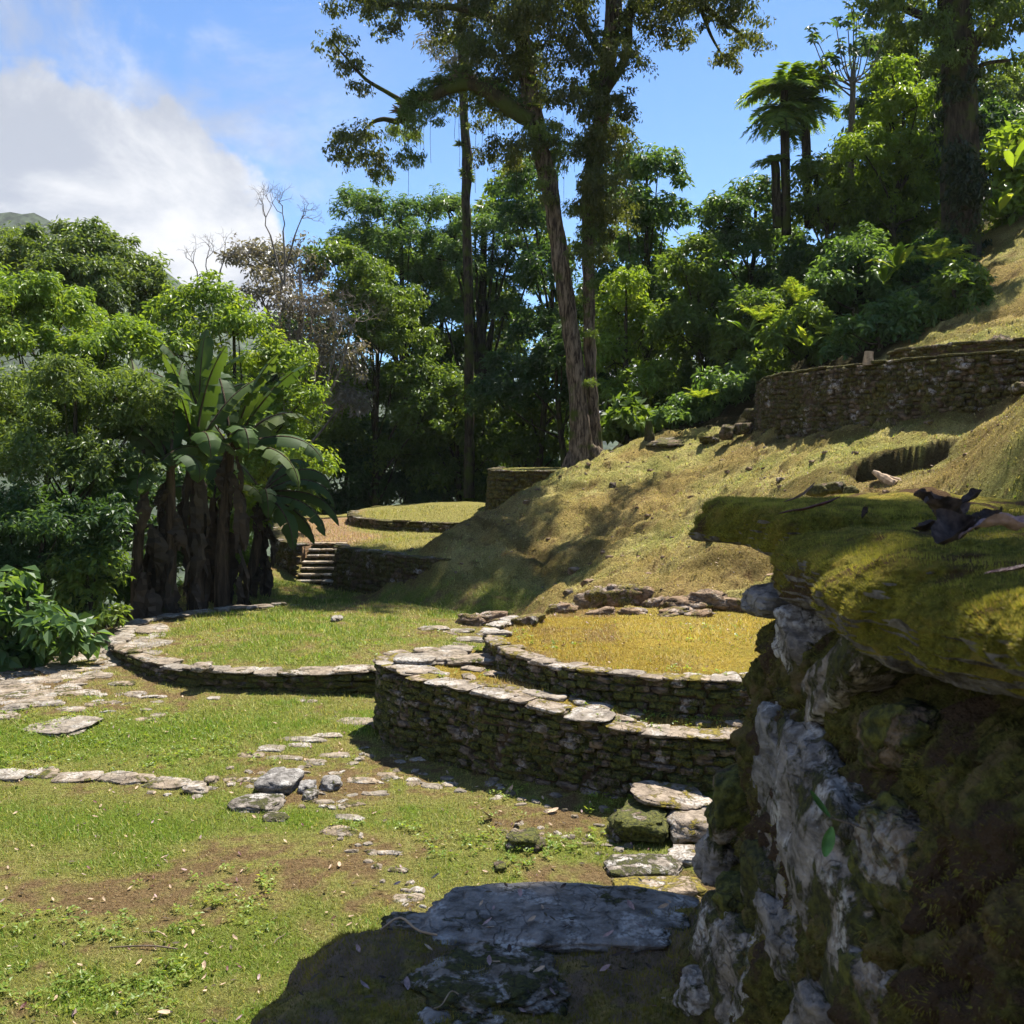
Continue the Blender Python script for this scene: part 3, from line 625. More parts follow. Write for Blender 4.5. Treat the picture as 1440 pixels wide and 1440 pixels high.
for u, v, wd in ((-60, 1084, 60), (10, 1090, 62), (60, 1088, 44), (110, 1094, 66), (165, 1094, 50), (195, 1096, 46), (237, 1103, 56), (276, 1108, 30)):
    px_stone(t, 'slab', u, v, wd, 15, 6, sink=.45)
t = thing('stone_path', 'scattered sunken paving slabs leading to the corner of the middle terrace', 'path')
for u, v, wd, dp in ((352, 1062, 44, 8), (382, 1052, 42, 9), (425, 1040, 60, 7), (460, 1034, 40, 6), (400, 1066, 50, 6), (470, 1062, 44, 7), (495, 1014, 66, 11), (440, 1072, 40, 8), (420, 1048, 36, 6), (508, 1098, 46, 9), (532, 1116, 30, 7), (490, 1150, 44, 8), (478, 1168, 50, 14),
                     (455, 1128, 30, 6), (543, 1090, 30, 6), (608, 1106, 34, 7), (632, 1104, 26, 7), (492, 1132, 40, 6), (590, 1068, 30, 5), (556, 1040, 26, 6), (574, 1264, 44, 12), (545, 1200, 50, 6), (588, 1252, 20, 8), (560, 1224, 30, 7), (300, 982, 20, 4), (432, 986, 26, 4)):
    px_stone(t, 'slab', u, v, wd, dp, 6, sink=.72)
t = thing('stone_path', 'flat brown flagstone path along the jungle edge at the left of the lawn', 'path')
R2 = random.Random(9)
edge = [(-60, 975), (0, 952), (60, 928), (120, 908), (170, 892), (230, 878), (290, 868), (350, 860), (420, 852)]
for k in range(len(edge) - 1):
    (u0, v0), (u1, v1) = edge[k], edge[k + 1]
    for j in range(2):
        f = (j + .5) / 2; px_stone(t, 'slab', u0 + (u1 - u0) * f, v0 + (v1 - v0) * f + 4, 48, 13, 9, sink=.5, rz=R2.uniform(0, .4))
for u, v, wd, dp in ((30, 968, 56, 14), (85, 940, 50, 10), (130, 925, 40, 9), (20, 996, 34, 6), (62, 958, 50, 8), (110, 975, 60, 8), (45, 980, 40, 8), (150, 1007, 0, 0), (85, 1018, 96, 26), (100, 998, 40, 7), (140, 950, 36, 7), (10, 1008, 40, 8), (170, 962, 40, 6), (-20, 1010, 50, 10),
                     (215, 885, 36, 7), (150, 902, 40, 8), (260, 878, 34, 6), (310, 872, 40, 5), (370, 862, 46, 5), (70, 990, 34, 6), (200, 915, 28, 6), (20, 930 + 30, 40, 8), (190, 975, 30, 5), (-40, 990, 60, 10)):
    if wd: px_stone(t, 'slab', u, v, wd, dp, 7, sink=.62)
for k in range(90):
    f = R2.random(); u0 = -60 + 290 * f; top_ = np.interp(u0, [p_[0] for p_ in edge], [p_[1] for p_ in edge]) + 12; v0 = top_ + R2.random() ** 1.2 * (62 - 40 * f); px_stone(t, 'slab', u0, v0, R2.uniform(24, 62) * (1 - .3 * f), R2.uniform(7, 14) * (1 - .3 * f), 6, sink=.72, rz=R2.uniform(-.5, .5))
t = thing('stone_path', 'short line of flat slabs between the ring lawn and the mossy round platform', 'path')
for u, v, wd, dp in ((660, 900, 40, 6), (690, 892, 40, 6), (610, 884, 40, 5), (715, 884, 40, 7), (735, 895, 34, 7), (650, 888, 34, 4), (700, 905, 36, 7), (640, 912, 44, 6)):
    px_stone(t, 'slab', u, v, wd, dp, 7, sink=.5)
t = thing('stone_path', 'row of upturned thin slabs edging the back left corner of the middle terrace', 'path')
for u, v, wd, dp in ((585, 930, 60, 12), (625, 926, 60, 12), (655, 932, 50, 10), (680, 930, 34, 12), (600, 920, 40, 7), (640, 918, 46, 7)):
    px_stone(t, 'slab', u, v, wd, dp, 9, sink=.2, z0=.82)
t = thing('stone_path', 'pale flagstones set in moss on the ledge around the round platform', 'path')
s, pts, L = resample(mid_path, .24)
for k in range(len(pts)):
    for row in (0, 1, 2):
        if R2.random() < (.8, .62, .45)[row]:
            tt = unit(pts[min(k + 1, len(pts) - 1)] - pts[max(k - 1, 0)]); nn = np.array((tt[1], -tt[0])); p = pts[k] - nn * (.38 + .33 * row + R2.uniform(-.1, .1)) + tt * R2.uniform(-.1, .1)
            if sdf(p[:1], p[1:], disc_poly)[0] > -.12 or sdf(p[:1], p[1:], mid_poly)[0] < .15: continue
            z = float(mid_top(p[0], p[1])); put('slab', R2.choice(protos('slab', 'cap_stone', 12, sub=6, box=4.0, amp=.14)), (p[0], p[1], z + .006), (R2.uniform(-.05, .05), R2.uniform(-.05, .05), R2.uniform(-.6, .6) - .8), (R2.uniform(.16, .4), R2.uniform(.12, .26), .05), t)
loose = 'loose stones on the lawn'
def rock_thing(label, u, v, wpx, dpx, hcm, seed, mat='wall_stone', sink=.3, rz=0, z0=None, box=2.8, amp=.18, tilt=(0, 0), strata=0.0, sub=9):
    me = rock_mesh('loose_stone', M[mat], seed, sub=sub, box=box, amp=amp, strata=strata)
    o = px_stone(None, 'loose_stone', u, v, wpx, dpx, hcm, me, rz, sink, z0, tilt); return tag(o, label, 'stone', loose)
rock_thing('grey angular boulder tipped up in the middle of the rubble on the left lawn', 393, 1108, 54, 30, 20, 5, 'boulder', .2)
rock_thing('round pinkish boulder with white lichen below the tipped-up grey one', 366, 1134, 72, 26, 12, 9, 'boulder', .35)
rock_thing('small grey stone right of the tipped-up boulder in shade', 432, 1112, 24, 14, 13, 12, 'boulder')
rock_thing('small round pale stone at the right end of the rubble', 437, 1122, 20, 12, 11, 15, 'boulder')
rock_thing('dark pointed stone beside the rubble, nearest the terrace wall', 466, 1106, 30, 16, 13, 18, 'boulder')
rock_thing('low flat stone just below the pinkish boulder', 388, 1150, 34, 14, 6, 22, 'boulder', .4)
rock_thing('dark wedge stone at the end of the pale edging row', 276, 1113, 34, 10, 9, 25, 'stone', .3)
rock_thing('small dark stone above the end of the edging row', 296, 1100, 18, 8, 8, 28, 'stone', .3)
rock_thing('squat brown block with a broken side on the near lawn', 738, 1188, 46, 20, 13, 31, 'wall_stone', .2, box=4)
rock_thing('little black stone just right of the squat brown block', 757, 1190, 20, 14, 8, 33, 'wall_stone', .2)
rock_thing('fist-sized dark stone alone in the grass below the brown block', 703, 1221, 18, 12, 6, 35, 'wall_stone', .2)
rock_thing('small upright stone standing on the round moss platform', 751, 922 - 45, 10, 5, 10, 37, 'wall_stone', .1, z0=1.07)
rock_thing('small round stone sitting on the kerb of the grassy ring', 284, 943, 28, 9, 11, 39, 'stone', .0, z0=.30)
rock_thing('thin stone lying at the far left on the flagstone path', 22, 998, 30, 7, 9, 41, 'stone', .3)
rock_thing('dark stone lying beyond the ring lawn in the tree shadow', 474, 872, 14, 5, 8, 43, 'stone', .1)
rock_thing('big squared boulder leaning on others at the foot of the middle terrace wall', 905, 1172, 80, 40, 25, 51, 'wall_stone', .1, box=3.4, amp=.24, strata=.05)
rock_thing('second boulder of the heap, topped by yellow moss, beside the near wall', 975, 1164, 76, 50, 22, 55, 'cap_stone', .15, box=3.5, amp=.16)
rock_thing('pale slab lying across the top of the boulder heap', 938, 1150, 100, 30, 6, 58, 'cap_stone', -3.2, box=5, amp=.12, tilt=(.05, .12))
rock_thing('jagged thin stone leaning at the left of the boulder heap', 872, 1176, 34, 20, 14, 61, 'wall_stone', .2)
rock_thing('broad grey weathered flat slab below the boulder heap', 905, 1222, 104, 34, 9, 64, 'boulder', .3, box=4.5, amp=.12)
rock_thing('long mossy flat slab below the broad grey one', 925, 1250, 130, 26, 8, 67, 'cap_stone', .35, box=5, amp=.1)
rock_thing('slanting flat slab nearest to the shaded ledge', 900, 1276, 120, 24, 7, 70, 'cap_stone', .35, box=5, amp=.1, rz=-.2)
rock_thing('low mossy slab between the boulder heap and the near wall', 975, 1208, 70, 26, 10, 73, 'cap_stone', .3, box=4)
M['slope_stone'] = mat_stone('slope_stone', (.09, .06, .04), (.28, .20, .13), .3, .5, (.2, .16, .04), (.06, .05, .02))
# rocks bared at the toe of the slope and on it
sg = 'rocks sticking out of the grassy slope'
toe = [(660, 874, 34, 16), (690, 870, 36, 14), (712, 878, 44, 16), (745, 874, 36, 13), (790, 858, 30, 14), (835, 848, 36, 18), (870, 838, 60, 26), (905, 842, 34, 24), (925, 850, 26, 14), (965, 852, 50, 14), (1000, 846, 44, 18), (1030, 852, 40, 16),
       (950, 862, 40, 10), (890, 862, 30, 9), (845, 862, 30, 8), (985, 866, 30, 8)]
labs = ['at its left tip', 'second from the left tip', 'widest of the dark rocks at the left toe', 'last of the left toe group', 'small one midway along the toe', 'left of the deep overhang', 'long rock under the deep overhang', 'tall rock right of the overhang',
        'small one right of the tall rock', 'flat one behind the round platform', 'blocky one behind the round platform', 'rightmost behind the platform', 'low slab in front of the flat one', 'low slab under the long rock', 'tiny slab behind the platform', 'low slab near the rightmost rock']
for (u, v, wd, hp), lb in zip(toe, labs):
    g = hit(u, v + hp * .3)
    m_ = g[1] / 1440; me = rock_mesh('slope_rock', M['slope_stone'], 300 + u, sub=8, box=3.6, amp=.24, strata=.06)
    o = put('slope_rock', me, (g[0], g[1] + .1, g[2] + hp * m_ * .1), (R.uniform(-.2, .2), R.uniform(-.2, .2), R.uniform(-.6, .6)), (wd * m_ * 1.3, wd * m_ * .8, hp * m_ * 1.5))
    tag(o, 'brown rock at the slope foot, ' + lb, 'rock', sg)
for (u, v, Y, wd, hp, lb) in ((1170, 672, 15, 34, 14, 'middle stone of the pile left of the hollow'), (1150, 676, 15, 30, 14, 'leftmost stone of the pile left of the hollow'), (1196, 676, 14.6, 26, 12, 'rightmost stone of the pile left of the hollow'), (862, 676, 24, 14, 8, 'small dark stone high on the slope'),
                              (1022, 600, 25, 26, 16, 'mossy blocks on the ridge, left one'), (1045, 594, 25, 26, 14, 'mossy blocks on the ridge, right one'), (940, 620, 27, 70, 9, 'long low stone along the ridge'), (1060, 574, 26, 34, 14, 'stone against the end of the upper wall'), (1000, 612, 26, 40, 8, 'flat stone on the ridge'),
                              (1350, 552, 18, 14, 12, 'small standing stone below the upper wall'), (1432, 534, 17, 26, 14, 'stone leaning on the upper wall at the right edge'), (1290, 500, 20, 30, 10, 'stone on top of the upper wall rim'), (1408, 489, 20, 44, 22, 'rounded brown boulder above the upper wall')):
    p = P(u, v, Y); m_ = Y / 1440; zz = H1(p[0], p[1]) 
    me = rock_mesh('slope_rock', M['far_stone'], 500 + u, sub=6, box=3.2, amp=.2)
    o = put('slope_rock', me, (p[0], p[1], max(zz, p[2] - .15)), (R.uniform(-.2, .2), R.uniform(-.2, .2), R.random() * 3), (wd * m_, wd * m_ * .7, hp * m_ * 1.2)); tag(o, lb + ', brown', 'rock', sg)

t = thing('stone_path', 'small half-buried chips of stone strewn along the worn path on the lawn', 'path')
R3 = random.Random(21); chips = [rock_mesh('chip', M['stone'], 900 + 3 * i, sub=3, box=3.2, amp=.2, smooth=False) for i in range(8)]
for (u0, v0, u1, v1, n_) in ((320, 1100, 540, 1060, 26), (430, 1140, 600, 1090, 22), (480, 1160, 600, 1280, 22), (560, 1080, 860, 1150, 26), (840, 1170, 960, 1290, 24), (0, 960, 240, 1000, 34), (30, 935, 200, 905, 22), (220, 1112, 330, 1104, 8), (640, 905, 740, 880, 14), (700, 1150, 860, 1200, 14)):
    for _ in range(n_):
        f = R3.random(); px_stone(t, 'chip', u0 + (u1 - u0) * f + R3.uniform(-22, 22), v0 + (v1 - v0) * f + R3.uniform(-16, 16), R3.uniform(6, 22), R3.uniform(3, 7), R3.uniform(2, 5), R3.choice(chips), R3.random() * 6, .55)

# small stones bared all over the slope
R6 = random.Random(31); bits = [rock_mesh('bit', M['slope_stone'], 950 + 3 * i, sub=2, box=3, amp=.22, smooth=False) for i in range(8)]; its = []
for _ in range(340):
    y = R6.uniform(15, 27); x = R6.uniform(-2.5, 8); q_, s_ = samp(np.array([x]), np.array([y]))
    if q_[0, 7] < .6 or s_[0] > 1.6: continue
    k = R6.uniform(.02, .10) * (1.6 if q_[0, 0] < 1.4 else 1) * R6.choice((.6, .8, 1, 1.5)); its.append((R6.choice(bits), (x, y, q_[0, 0] + k * .02), R6.random() * 6, R6.uniform(-.4, .4), (k * 1.3, k, k * .7)))
o = joined('slope_rubble', its, M['slope_stone'], None, False); tag(o, 'small stones and clods bared all over the grassy slope', 'rubble')
# ------------------------------------------------------------------ near wall at the right, its coping, the ledge below the camera
def face_x(z): return .685 - .17 * (3.04 - z)
fp = spline([(.0, .25), (.0, .8), (.0, 1.4), (.0, 2.0), (-.005, 2.5), (.06, 2.84), (.26, 3.1), (.6, 3.38)], 24)   # plan of the face, offset from face_x
s, fpts, FL = resample(fp, .0085)
ft = unit(np.gradient(fpts, axis=0)); fn = np.c_[-ft[:, 1], ft[:, 0]]                       # outward: to the left and ahead
zs = np.arange(1.55, 3.235, .0090); ns, nz = len(s), len(zs)
PX = np.repeat(fpts[None], nz, 0).reshape(-1, 2); NX = np.repeat(fn[None], nz, 0).reshape(-1, 2); ZZ = np.repeat(zs, ns)
bat = -(face_x(3.04) - face_x(ZZ)); base = np.c_[PX[:, 0] + face_x(3.04), PX[:, 1], ZZ]; base[:, :2] += -bat[:, None] * NX * 1.0
dp = np.c_[base[:, 0], base[:, 1], base[:, 2]]
n1 = fbm(dp * np.array((1, 1, .8)), 3.4, 4, 61); n2 = fbm(dp, 11, 4, 63); n3 = fbm(dp, 34, 3, 65); rdg = np.abs(fbm(dp, 6.5, 3, 67))
disp = .085 * n1 + .055 * n2 + .024 * n3 - .05 * np.exp(-(rdg / .06) ** 2)
disp += .012 * fbm(dp, 60, 2, 69); disp += .10 * sstep(1.95 - ZZ, -.15, .3) - .10 * sstep(ZZ, 2.95, 3.12)
FV = base.copy(); FV[:, :2] += NX * disp[:, None]
i = (np.arange(nz - 1)[:, None] * ns + np.arange(ns - 1)[None]).ravel()
nw = thing('near_wall', 'tall mossy stone wall close to the camera along the right side', 'wall')
link('earth_face', mesh_np('earth_face', FV, np.c_[i, i + ns, i + ns + 1, i + 1], M['near_face'] if 'near_face' in M else M['moss_face']), nw)
def blob_rock(name, parent, c, dims, rot, seed, mat, sub=26, box=2.6, amp=.12, nsc=1.5, fine=.02, lump=0.0):
    """a big close stone with fine relief"""
    me = rock_mesh(name, mat, seed, sub=sub, box=box, amp=amp, nsc=nsc)
    V = np.empty(len(me.vertices) * 3, np.float32); me.vertices.foreach_get('co', V); V = V.reshape(-1, 3) * np.array(dims)
    d = unit(V); V = V + d * (fine * 1.6 * fbm(V, 6, 4, seed) + fine * .8 * fbm(V, 16, 3, seed + 5) + fine * .7 * np.abs(fbm(V, 30, 3, seed + 3)) + lump * fbm(V, 3.6, 3, seed + 8))[:, None]
    me.vertices.foreach_set('co', V.astype(np.float32).ravel()); me.update()
    return put(name, me, c, rot, (1, 1, 1), parent)
def on_face(u, v, push=0.0):
    a = (u - 720) / 1440; b = (720 - v) / 1440; d = np.array((a, CT + b * ST, -ST + b * CT)); o = np.array((0, 0, CAMZ)); lo = None
    for t_ in np.arange(.5, 4.0, .004):
        p = o + d * t_
        if p[0] > face_x(p[2]) - push: return p
    return p
for (u, v, wv, hv, dep, push, seed, rot, mt) in (
        (1122, 1190, .62, .46, .20, .02, 1, (.1, .05, -.1), 'boulder'), (1105, 1095, .42, .24, .17, .015, 2, (.25, 0, .1), 'boulder'), (1165, 1300, .46, .34, .16, .01, 3, (-.15, .1, 0), 'boulder'),
        (1180, 955, .60, .13, .16, .01, 4, (-.55, 0, .0), 'boulder'), (1118, 905, .22, .14, .15, .015, 5, (.3, 0, 0), 'boulder'), (1265, 1220, .26, .17, .15, .01, 6, (.2, 0, .2), 'wall_stone'), (1085, 846, .17, .07, .18, .02, 7, (0, 0, 0), 'boulder'),
        (1030, 1320, .26, .18, .15, .05, 8, (0, .2, 0), 'boulder'), (1060, 1385, .34, .24, .15, .03, 9, (0, 0, .2), 'boulder'), (1020, 1210, .16, .13, .14, .04, 10, (0, .3, 0), 'boulder'), (1150, 1420, .24, .14, .15, .02, 11, (0, 0, 0), 'boulder'),
        (1005, 1400, .14, .1, .14, .05, 17, (0, 0, 0), 'boulder'), (1085, 1250, .22, .18, .15, .03, 18, (.1, 0, 0), 'boulder'), (1105, 1340, .3, .2, .15, .02, 19, (-.1, 0, 0), 'boulder'), (1050, 1270, .14, .12, .14, .04, 20, (.2, 0, 0), 'wall_stone'), (1215, 1390, .28, .16, .14, .0, 21, (0, 0, 0), 'wall_stone'), (1240, 1040, .3, .12, .14, -.01, 22, (-.3, 0, 0), 'wall_stone'), (1040, 1130, .13, .16, .14, .04, 23, (.1, 0, 0), 'wall_stone')):
    p = on_face(u, v); blob_rock('boulder', nw, (p[0] + dep * .5 - (.026 if u > 1060 else .038) - push * .8, p[1], p[2]), (dep, wv, hv), rot, 800 + seed, M[mt], sub=24, amp=.09, box=4.2, nsc=1.5, fine=.018, lump=.025)
# coping slabs: big moss-covered stones that jut out over the face
cop = []
def coping(c, dims, rot, seed, box=3.6, sub=44, amp=.12, mat='moss_cap'):
    o = blob_rock('coping_stone', nw, c, dims, rot, seed, M[mat], sub, box, amp * .35, 1.1, .026, .075); cop.append(o); return o
coping((.90, 2.92, 3.255), (.54, .62, .13), (0, .02, .3), 901, 6, 50, .07)
coping((.94, 2.10, 3.195), (.62, 1.30, .21), (.0, -.02, -.07), 902, 3.4, 80, .085)
coping((1.05, 1.42, 3.20), (.60, .80, .18), (.0, 0, -.12), 903, 3.2, 60, .085)
coping((.765, 1.20, 3.26), (.38, .34, .11), (0, .0, .1), 904, 2.6, 44, .1)
coping((1.5, 3.7, 3.24), (.8, .7, .12), (0, 0, .6), 905, 3.6, 30)
# terrace top behind the coping
tx = np.arange(.66, 7.5, .035); ty = np.arange(.2, 5.0, .03); TX, TY = np.meshgrid(tx, ty); a_, b_ = TX.ravel(), TY.ravel()
lim = np.interp(a_, [0, .66, 1.0, 1.6, 2.6, 7.5], [2.9, 3.1, 3.9, 4.45, 4.3, 4.2]) 
tz = 3.285 + .035 * fbm(np.c_[a_, b_], 2.2, 4, 91) + .015 * fbm(np.c_[a_, b_], 9, 3, 92) - .03 * sstep(-a_, -1.15, -.7)
i = (np.arange(len(ty) - 1)[:, None] * len(tx) + np.arange(len(tx) - 1)[None]).ravel(); n = len(tx)
tpoly = np.vstack((fpts[::12] + np.array((.685, 0)), [(1.9, 3.95), (2.8, 4.3), (9, 4.3), (9, -1), (.685, -1)])); din = sdf(a_, b_, tpoly); i = i[(din > .17)[i]]; tz = tz - .12 * sstep(-din, -.30, -.17)
link('terrace_top', mesh_np('terrace_top', np.c_[a_, b_, tz], np.c_[i, i + 1, i + n + 1, i + n], M['moss_top'] if 'moss_top' in M else M['moss_cap']), nw)
# moss pile: short fine tufts standing out of the coping and hanging on the face
def fuzz(name, objs, n, ln, wd, cols, parent, seed, upmin=-.2, down=0.0, mat='blade'):
    r = np.random.default_rng(seed); Ps, Ns = [], []
    for o in objs:
        me = o.data; M_ = np.array(Matrix.LocRotScale(o.location, o.rotation_euler, o.scale)); nv = len(me.vertices)
        V = np.empty(nv * 3, np.float32); me.vertices.foreach_get('co', V); V = V.reshape(-1, 3) @ M_[:3, :3].T + M_[:3, 3]
        nf = len(me.polygons); F = np.empty(nf * 4, np.int32); me.polygons.foreach_get('vertices', F); F = F.reshape(-1, 4)
        a, b, c_, d = V[F[:, 0]], V[F[:, 1]], V[F[:, 2]], V[F[:, 3]]; nn = np.cross(c_ - a, d - b); ar = np.linalg.norm(nn, axis=1); nn = nn / ar[:, None]
        pb = ar * (nn[:, 2] > upmin) / np.maximum(np.hypot((a[:, 0]), a[:, 1]), .5) ** 1.2; k = r.choice(nf, int(n / len(objs)), p=pb / pb.sum())
        s_, t_ = r.random((2, len(k), 1)); Ps.append((a[k] * (1 - s_) + b[k] * s_) * (1 - t_) + (d[k] * (1 - s_) + c_[k] * s_) * t_); Ns.append(nn[k])
    p, nn = np.vstack(Ps), np.vstack(Ns); n = len(p); cl = fbm(p, 14, 3, seed) + .5 * fbm(p, 45, 2, seed + 1)
    L = ln * (.4 + r.random(n)) * (1 + 1.0 * cl); d = unit(nn + .9 * (r.random((n, 3)) - .5) + np.array((0, 0, .25 - down))); sd_ = unit(np.cross(d, r.random((n, 3)) - .5))
    V = np.stack((p - sd_ * wd / 2 - nn * .002, p + sd_ * wd / 2 - nn * .002, p + d * L[:, None]), 1).reshape(-1, 3)
    cc = cols[0] + (cols[1] - cols[0]) * np.clip(.5 + 1.3 * cl + .35 * (r.random(n) - .5), 0, 1)[:, None]; s_ = r.random(n) < .1; cc[s_] = cols[2]
    me = mesh_np(name, V, np.arange(3 * n).reshape(-1, 3), M[mat], True, {'col': ('FACE', 'FLOAT_COLOR', np.c_[cc, np.ones(n)])}); return tag(link(name, me, parent), kind='stuff')
fuzz('moss_pile', cop[:4], 150000, .0065, .0019, np.array([(.07, .07, .018), (.34, .32, .06), (.40, .30, .10)]), nw, 5)
face_o = [o for o in nw.children if o.name.startswith('earth_face')]
fuzz('moss_strands', face_o, 130000, .009, .0026, np.array([(.045, .045, .016), (.24, .23, .05), (.24, .17, .09)]), nw, 6, -1.1, .7)
top_o = [o for o in nw.children if o.name.startswith('terrace_top')]
fuzz('moss_carpet', top_o, 60000, .014, .0040, np.array([(.10, .10, .018), (.28, .24, .035), (.3, .2, .07)]), nw, 7, .3)
# ledge the photographer stands over: shaded, mossy, drops to the lawn
lx = np.arange(-1.15, .75, .013); ly = np.arange(1.9, 3.75, .013); LX, LY = np.meshgrid(lx, ly); a_, b_ = LX.ravel(), LY.ravel()
LP = np.array([P(u, v, 1.0) for u, v in [(0, 0)]])
def GL(u, v, z=1.9): g = G(u, v, z); return (g[0], g[1])
ledge_poly = [GL(230, 1500), GL(325, 1440), GL(390, 1392), GL(430, 1345), GL(475, 1314), GL(530, 1306), GL(600, 1312), GL(650, 1296), (.05, 3.48), (.3, 3.46), (.62, 3.42), (.75, 3.3), (.75, 1.9), GL(150, 1700)]
dl = sdf(a_, b_, ledge_poly) + .03 * fbm(np.c_[a_, b_], 5, 4, 33)
lz = 1.915 + .045 * np.exp(-(((a_ + .45) / .25) ** 2 + ((b_ - 3.1) / .22) ** 2)) + .05 * fbm(np.c_[a_, b_], 2.3, 4, 34) + .022 * fbm(np.c_[a_, b_], 9, 4, 35) + .008 * fbm(np.c_[a_, b_], 30, 3, 36)
lz = lz - .05 * (1 - sstep(dl, 0, .12)) - 2.2 * sstep(-dl, .0, .09)
lq = (dl > -.11); n = len(lx); i = (np.arange(len(ly) - 1)[:, None] * n + np.arange(n - 1)[None]).ravel(); F = np.c_[i, i + 1, i + n + 1, i + n]; F = F[lq[F].any(1)]
lg = thing('rock_ledge', 'shaded mossy ledge of soil and rock at the bottom of the picture', 'ledge')
lo = link('soil_top', mesh_np('soil_top', np.c_[a_, b_, lz], F, M['moss_ledge']), lg)
blob_rock('slab', lg, (.16, 3.30, 1.895), (.82, .46, .11), (0, 0, -.08), 951, M['boulder'], 44, 5.5, .09, 1.1, .016)
blob_rock('slab', lg, (-.06, 2.93, 1.90), (.44, .40, .08), (0, 0, .5), 952, M['boulder'], 30, 3.5, .2, 1.3, .01)
blob_rock('slab', lg, (-.17, 2.80, 1.88), (.2, .3, .06), (0, 0, .2), 953, M['boulder'], 24, 3.5, .2, 1.3, .01)
blob_rock('slab', lg, (-.26, 3.27, 1.90), (.32, .14, .07), (0, 0, -.1), 954, M['boulder'], 24, 3.5, .2, 1.3, .01)
blob_rock('slab', lg, (.33, 3.12, 1.885), (.3, .14, .05), (0, 0, .1), 955, M['boulder'], 24, 3.5, .2, 1.3, .01)
fuzz('moss_carpet', [lo], 60000, .012, .003, np.array([(.07, .07, .018), (.26, .23, .05), (.30, .20, .09)]), lg, 8, .3)
# drop wall under the ledge towards the lawn
# ------------------------------------------------------------------ plants
def leaf_geo(Cn, N, D, L, W, fold=.18, droop=0.0):
    N = unit(N); D = unit(D - (D * N).sum(1, keepdims=True) * N); S = np.cross(N, D); L = L[:, None]; W = W[:, None]
    mid = Cn + D * L * .48
    V = np.stack((Cn, mid + S * W * .5 + N * W * fold, Cn + D * L - N * L * droop, mid - S * W * .5 + N * W * fold), 1).reshape(-1, 3)
    b = np.arange(len(Cn))[:, None] * 4
    F = np.stack((b + np.array([[0, 2, 1]]), b + np.array([[0, 3, 2]])), 1).reshape(-1, 3); return V, F
def blob_leaves(blobs, n, L, r, asp=.45, clump=.30, flat=.75, ncl=34, up=.55, hang=.25, shell=.55, ragged=.35):
    """leaves gathered in clumps spread over and inside rounded masses; blobs: (centre, (rx, ry, rz))"""
    vol = np.array([max(b[1][0] * b[1][2], .01) for b in blobs]); cnt = np.maximum((n * vol / vol.sum()).astype(int), 30); O, Nn, Cc = [], [], []
    for (c, rad), m in zip(blobs, cnt):
        c = np.array(c, float); rad = np.array(rad, float)
        d = unit(r.normal(size=(ncl, 3))); d[:, 2] = np.where(d[:, 2] < -.35, -d[:, 2] * .6, d[:, 2]); rr = (shell + (1 - shell) * r.random((ncl, 1)) ** .6) * (1 + ragged * (r.random((ncl, 1)) - .35))
        cc = c + d * rad * rr; cr = clump * rad.mean() * (.55 + .9 * r.random(ncl)); k = r.integers(0, ncl, m)
        o = r.normal(size=(m, 3)); q = unit(o) * (r.random((m, 1)) ** .45); q[:, 2] *= flat
        p = cc[k] + q * cr[k][:, None]; O.append(p); Nn.append(unit(unit(q) * .55 + d[k] * .35 + np.array((0, 0, up)) + .55 * r.normal(size=(m, 3)))); Cc.append(q)
    p = np.vstack(O); nn = np.vstack(Nn); q = np.vstack(Cc); m = len(p)
    D = unit(r.normal(size=(m, 3)) + unit(q) * .9 + np.array((0, 0, -hang * 3))); LL = L * (.6 + .7 * r.random(m))
    V, F = leaf_geo(p, nn, D, LL, LL * asp * (.8 + .4 * r.random(m)), .15, .12)
    h = .5 + .5 * fbm(p, .9 / max(blobs[0][1][0], .3), 2, 3); rv = np.clip(.35 * r.random(m) + .65 * (h + .25 * (r.random(m) - .5)), 0, 1)
    return V, F, np.repeat(rv, 2), p
def leaves_obj(name, parts, mat, parent, kind=None):
    V, F = cat_mesh([(a, b) for a, b, _ in parts]); rv = np.concatenate([c for _, _, c in parts])
    o = link(name, mesh_np(name, V, F, mat, False, {'rnd': ('FACE', 'FLOAT', rv)}), parent); return tag(o, kind=kind)
def pxb(bl, Y, jit=.35, r=None):
    out = []
    for b in bl:
        u, v, rp = b[:3]; dy = b[3] if len(b) > 3 else (r.random() - .5) * 2 * jit * rp / 1440 * Y * 2
        y = Y + dy; R_ = rp / 1440 * y; out.append((P(u, v, y), (R_, R_ * 1.05, R_ * .92)))
    return out
LEAFN = [0]
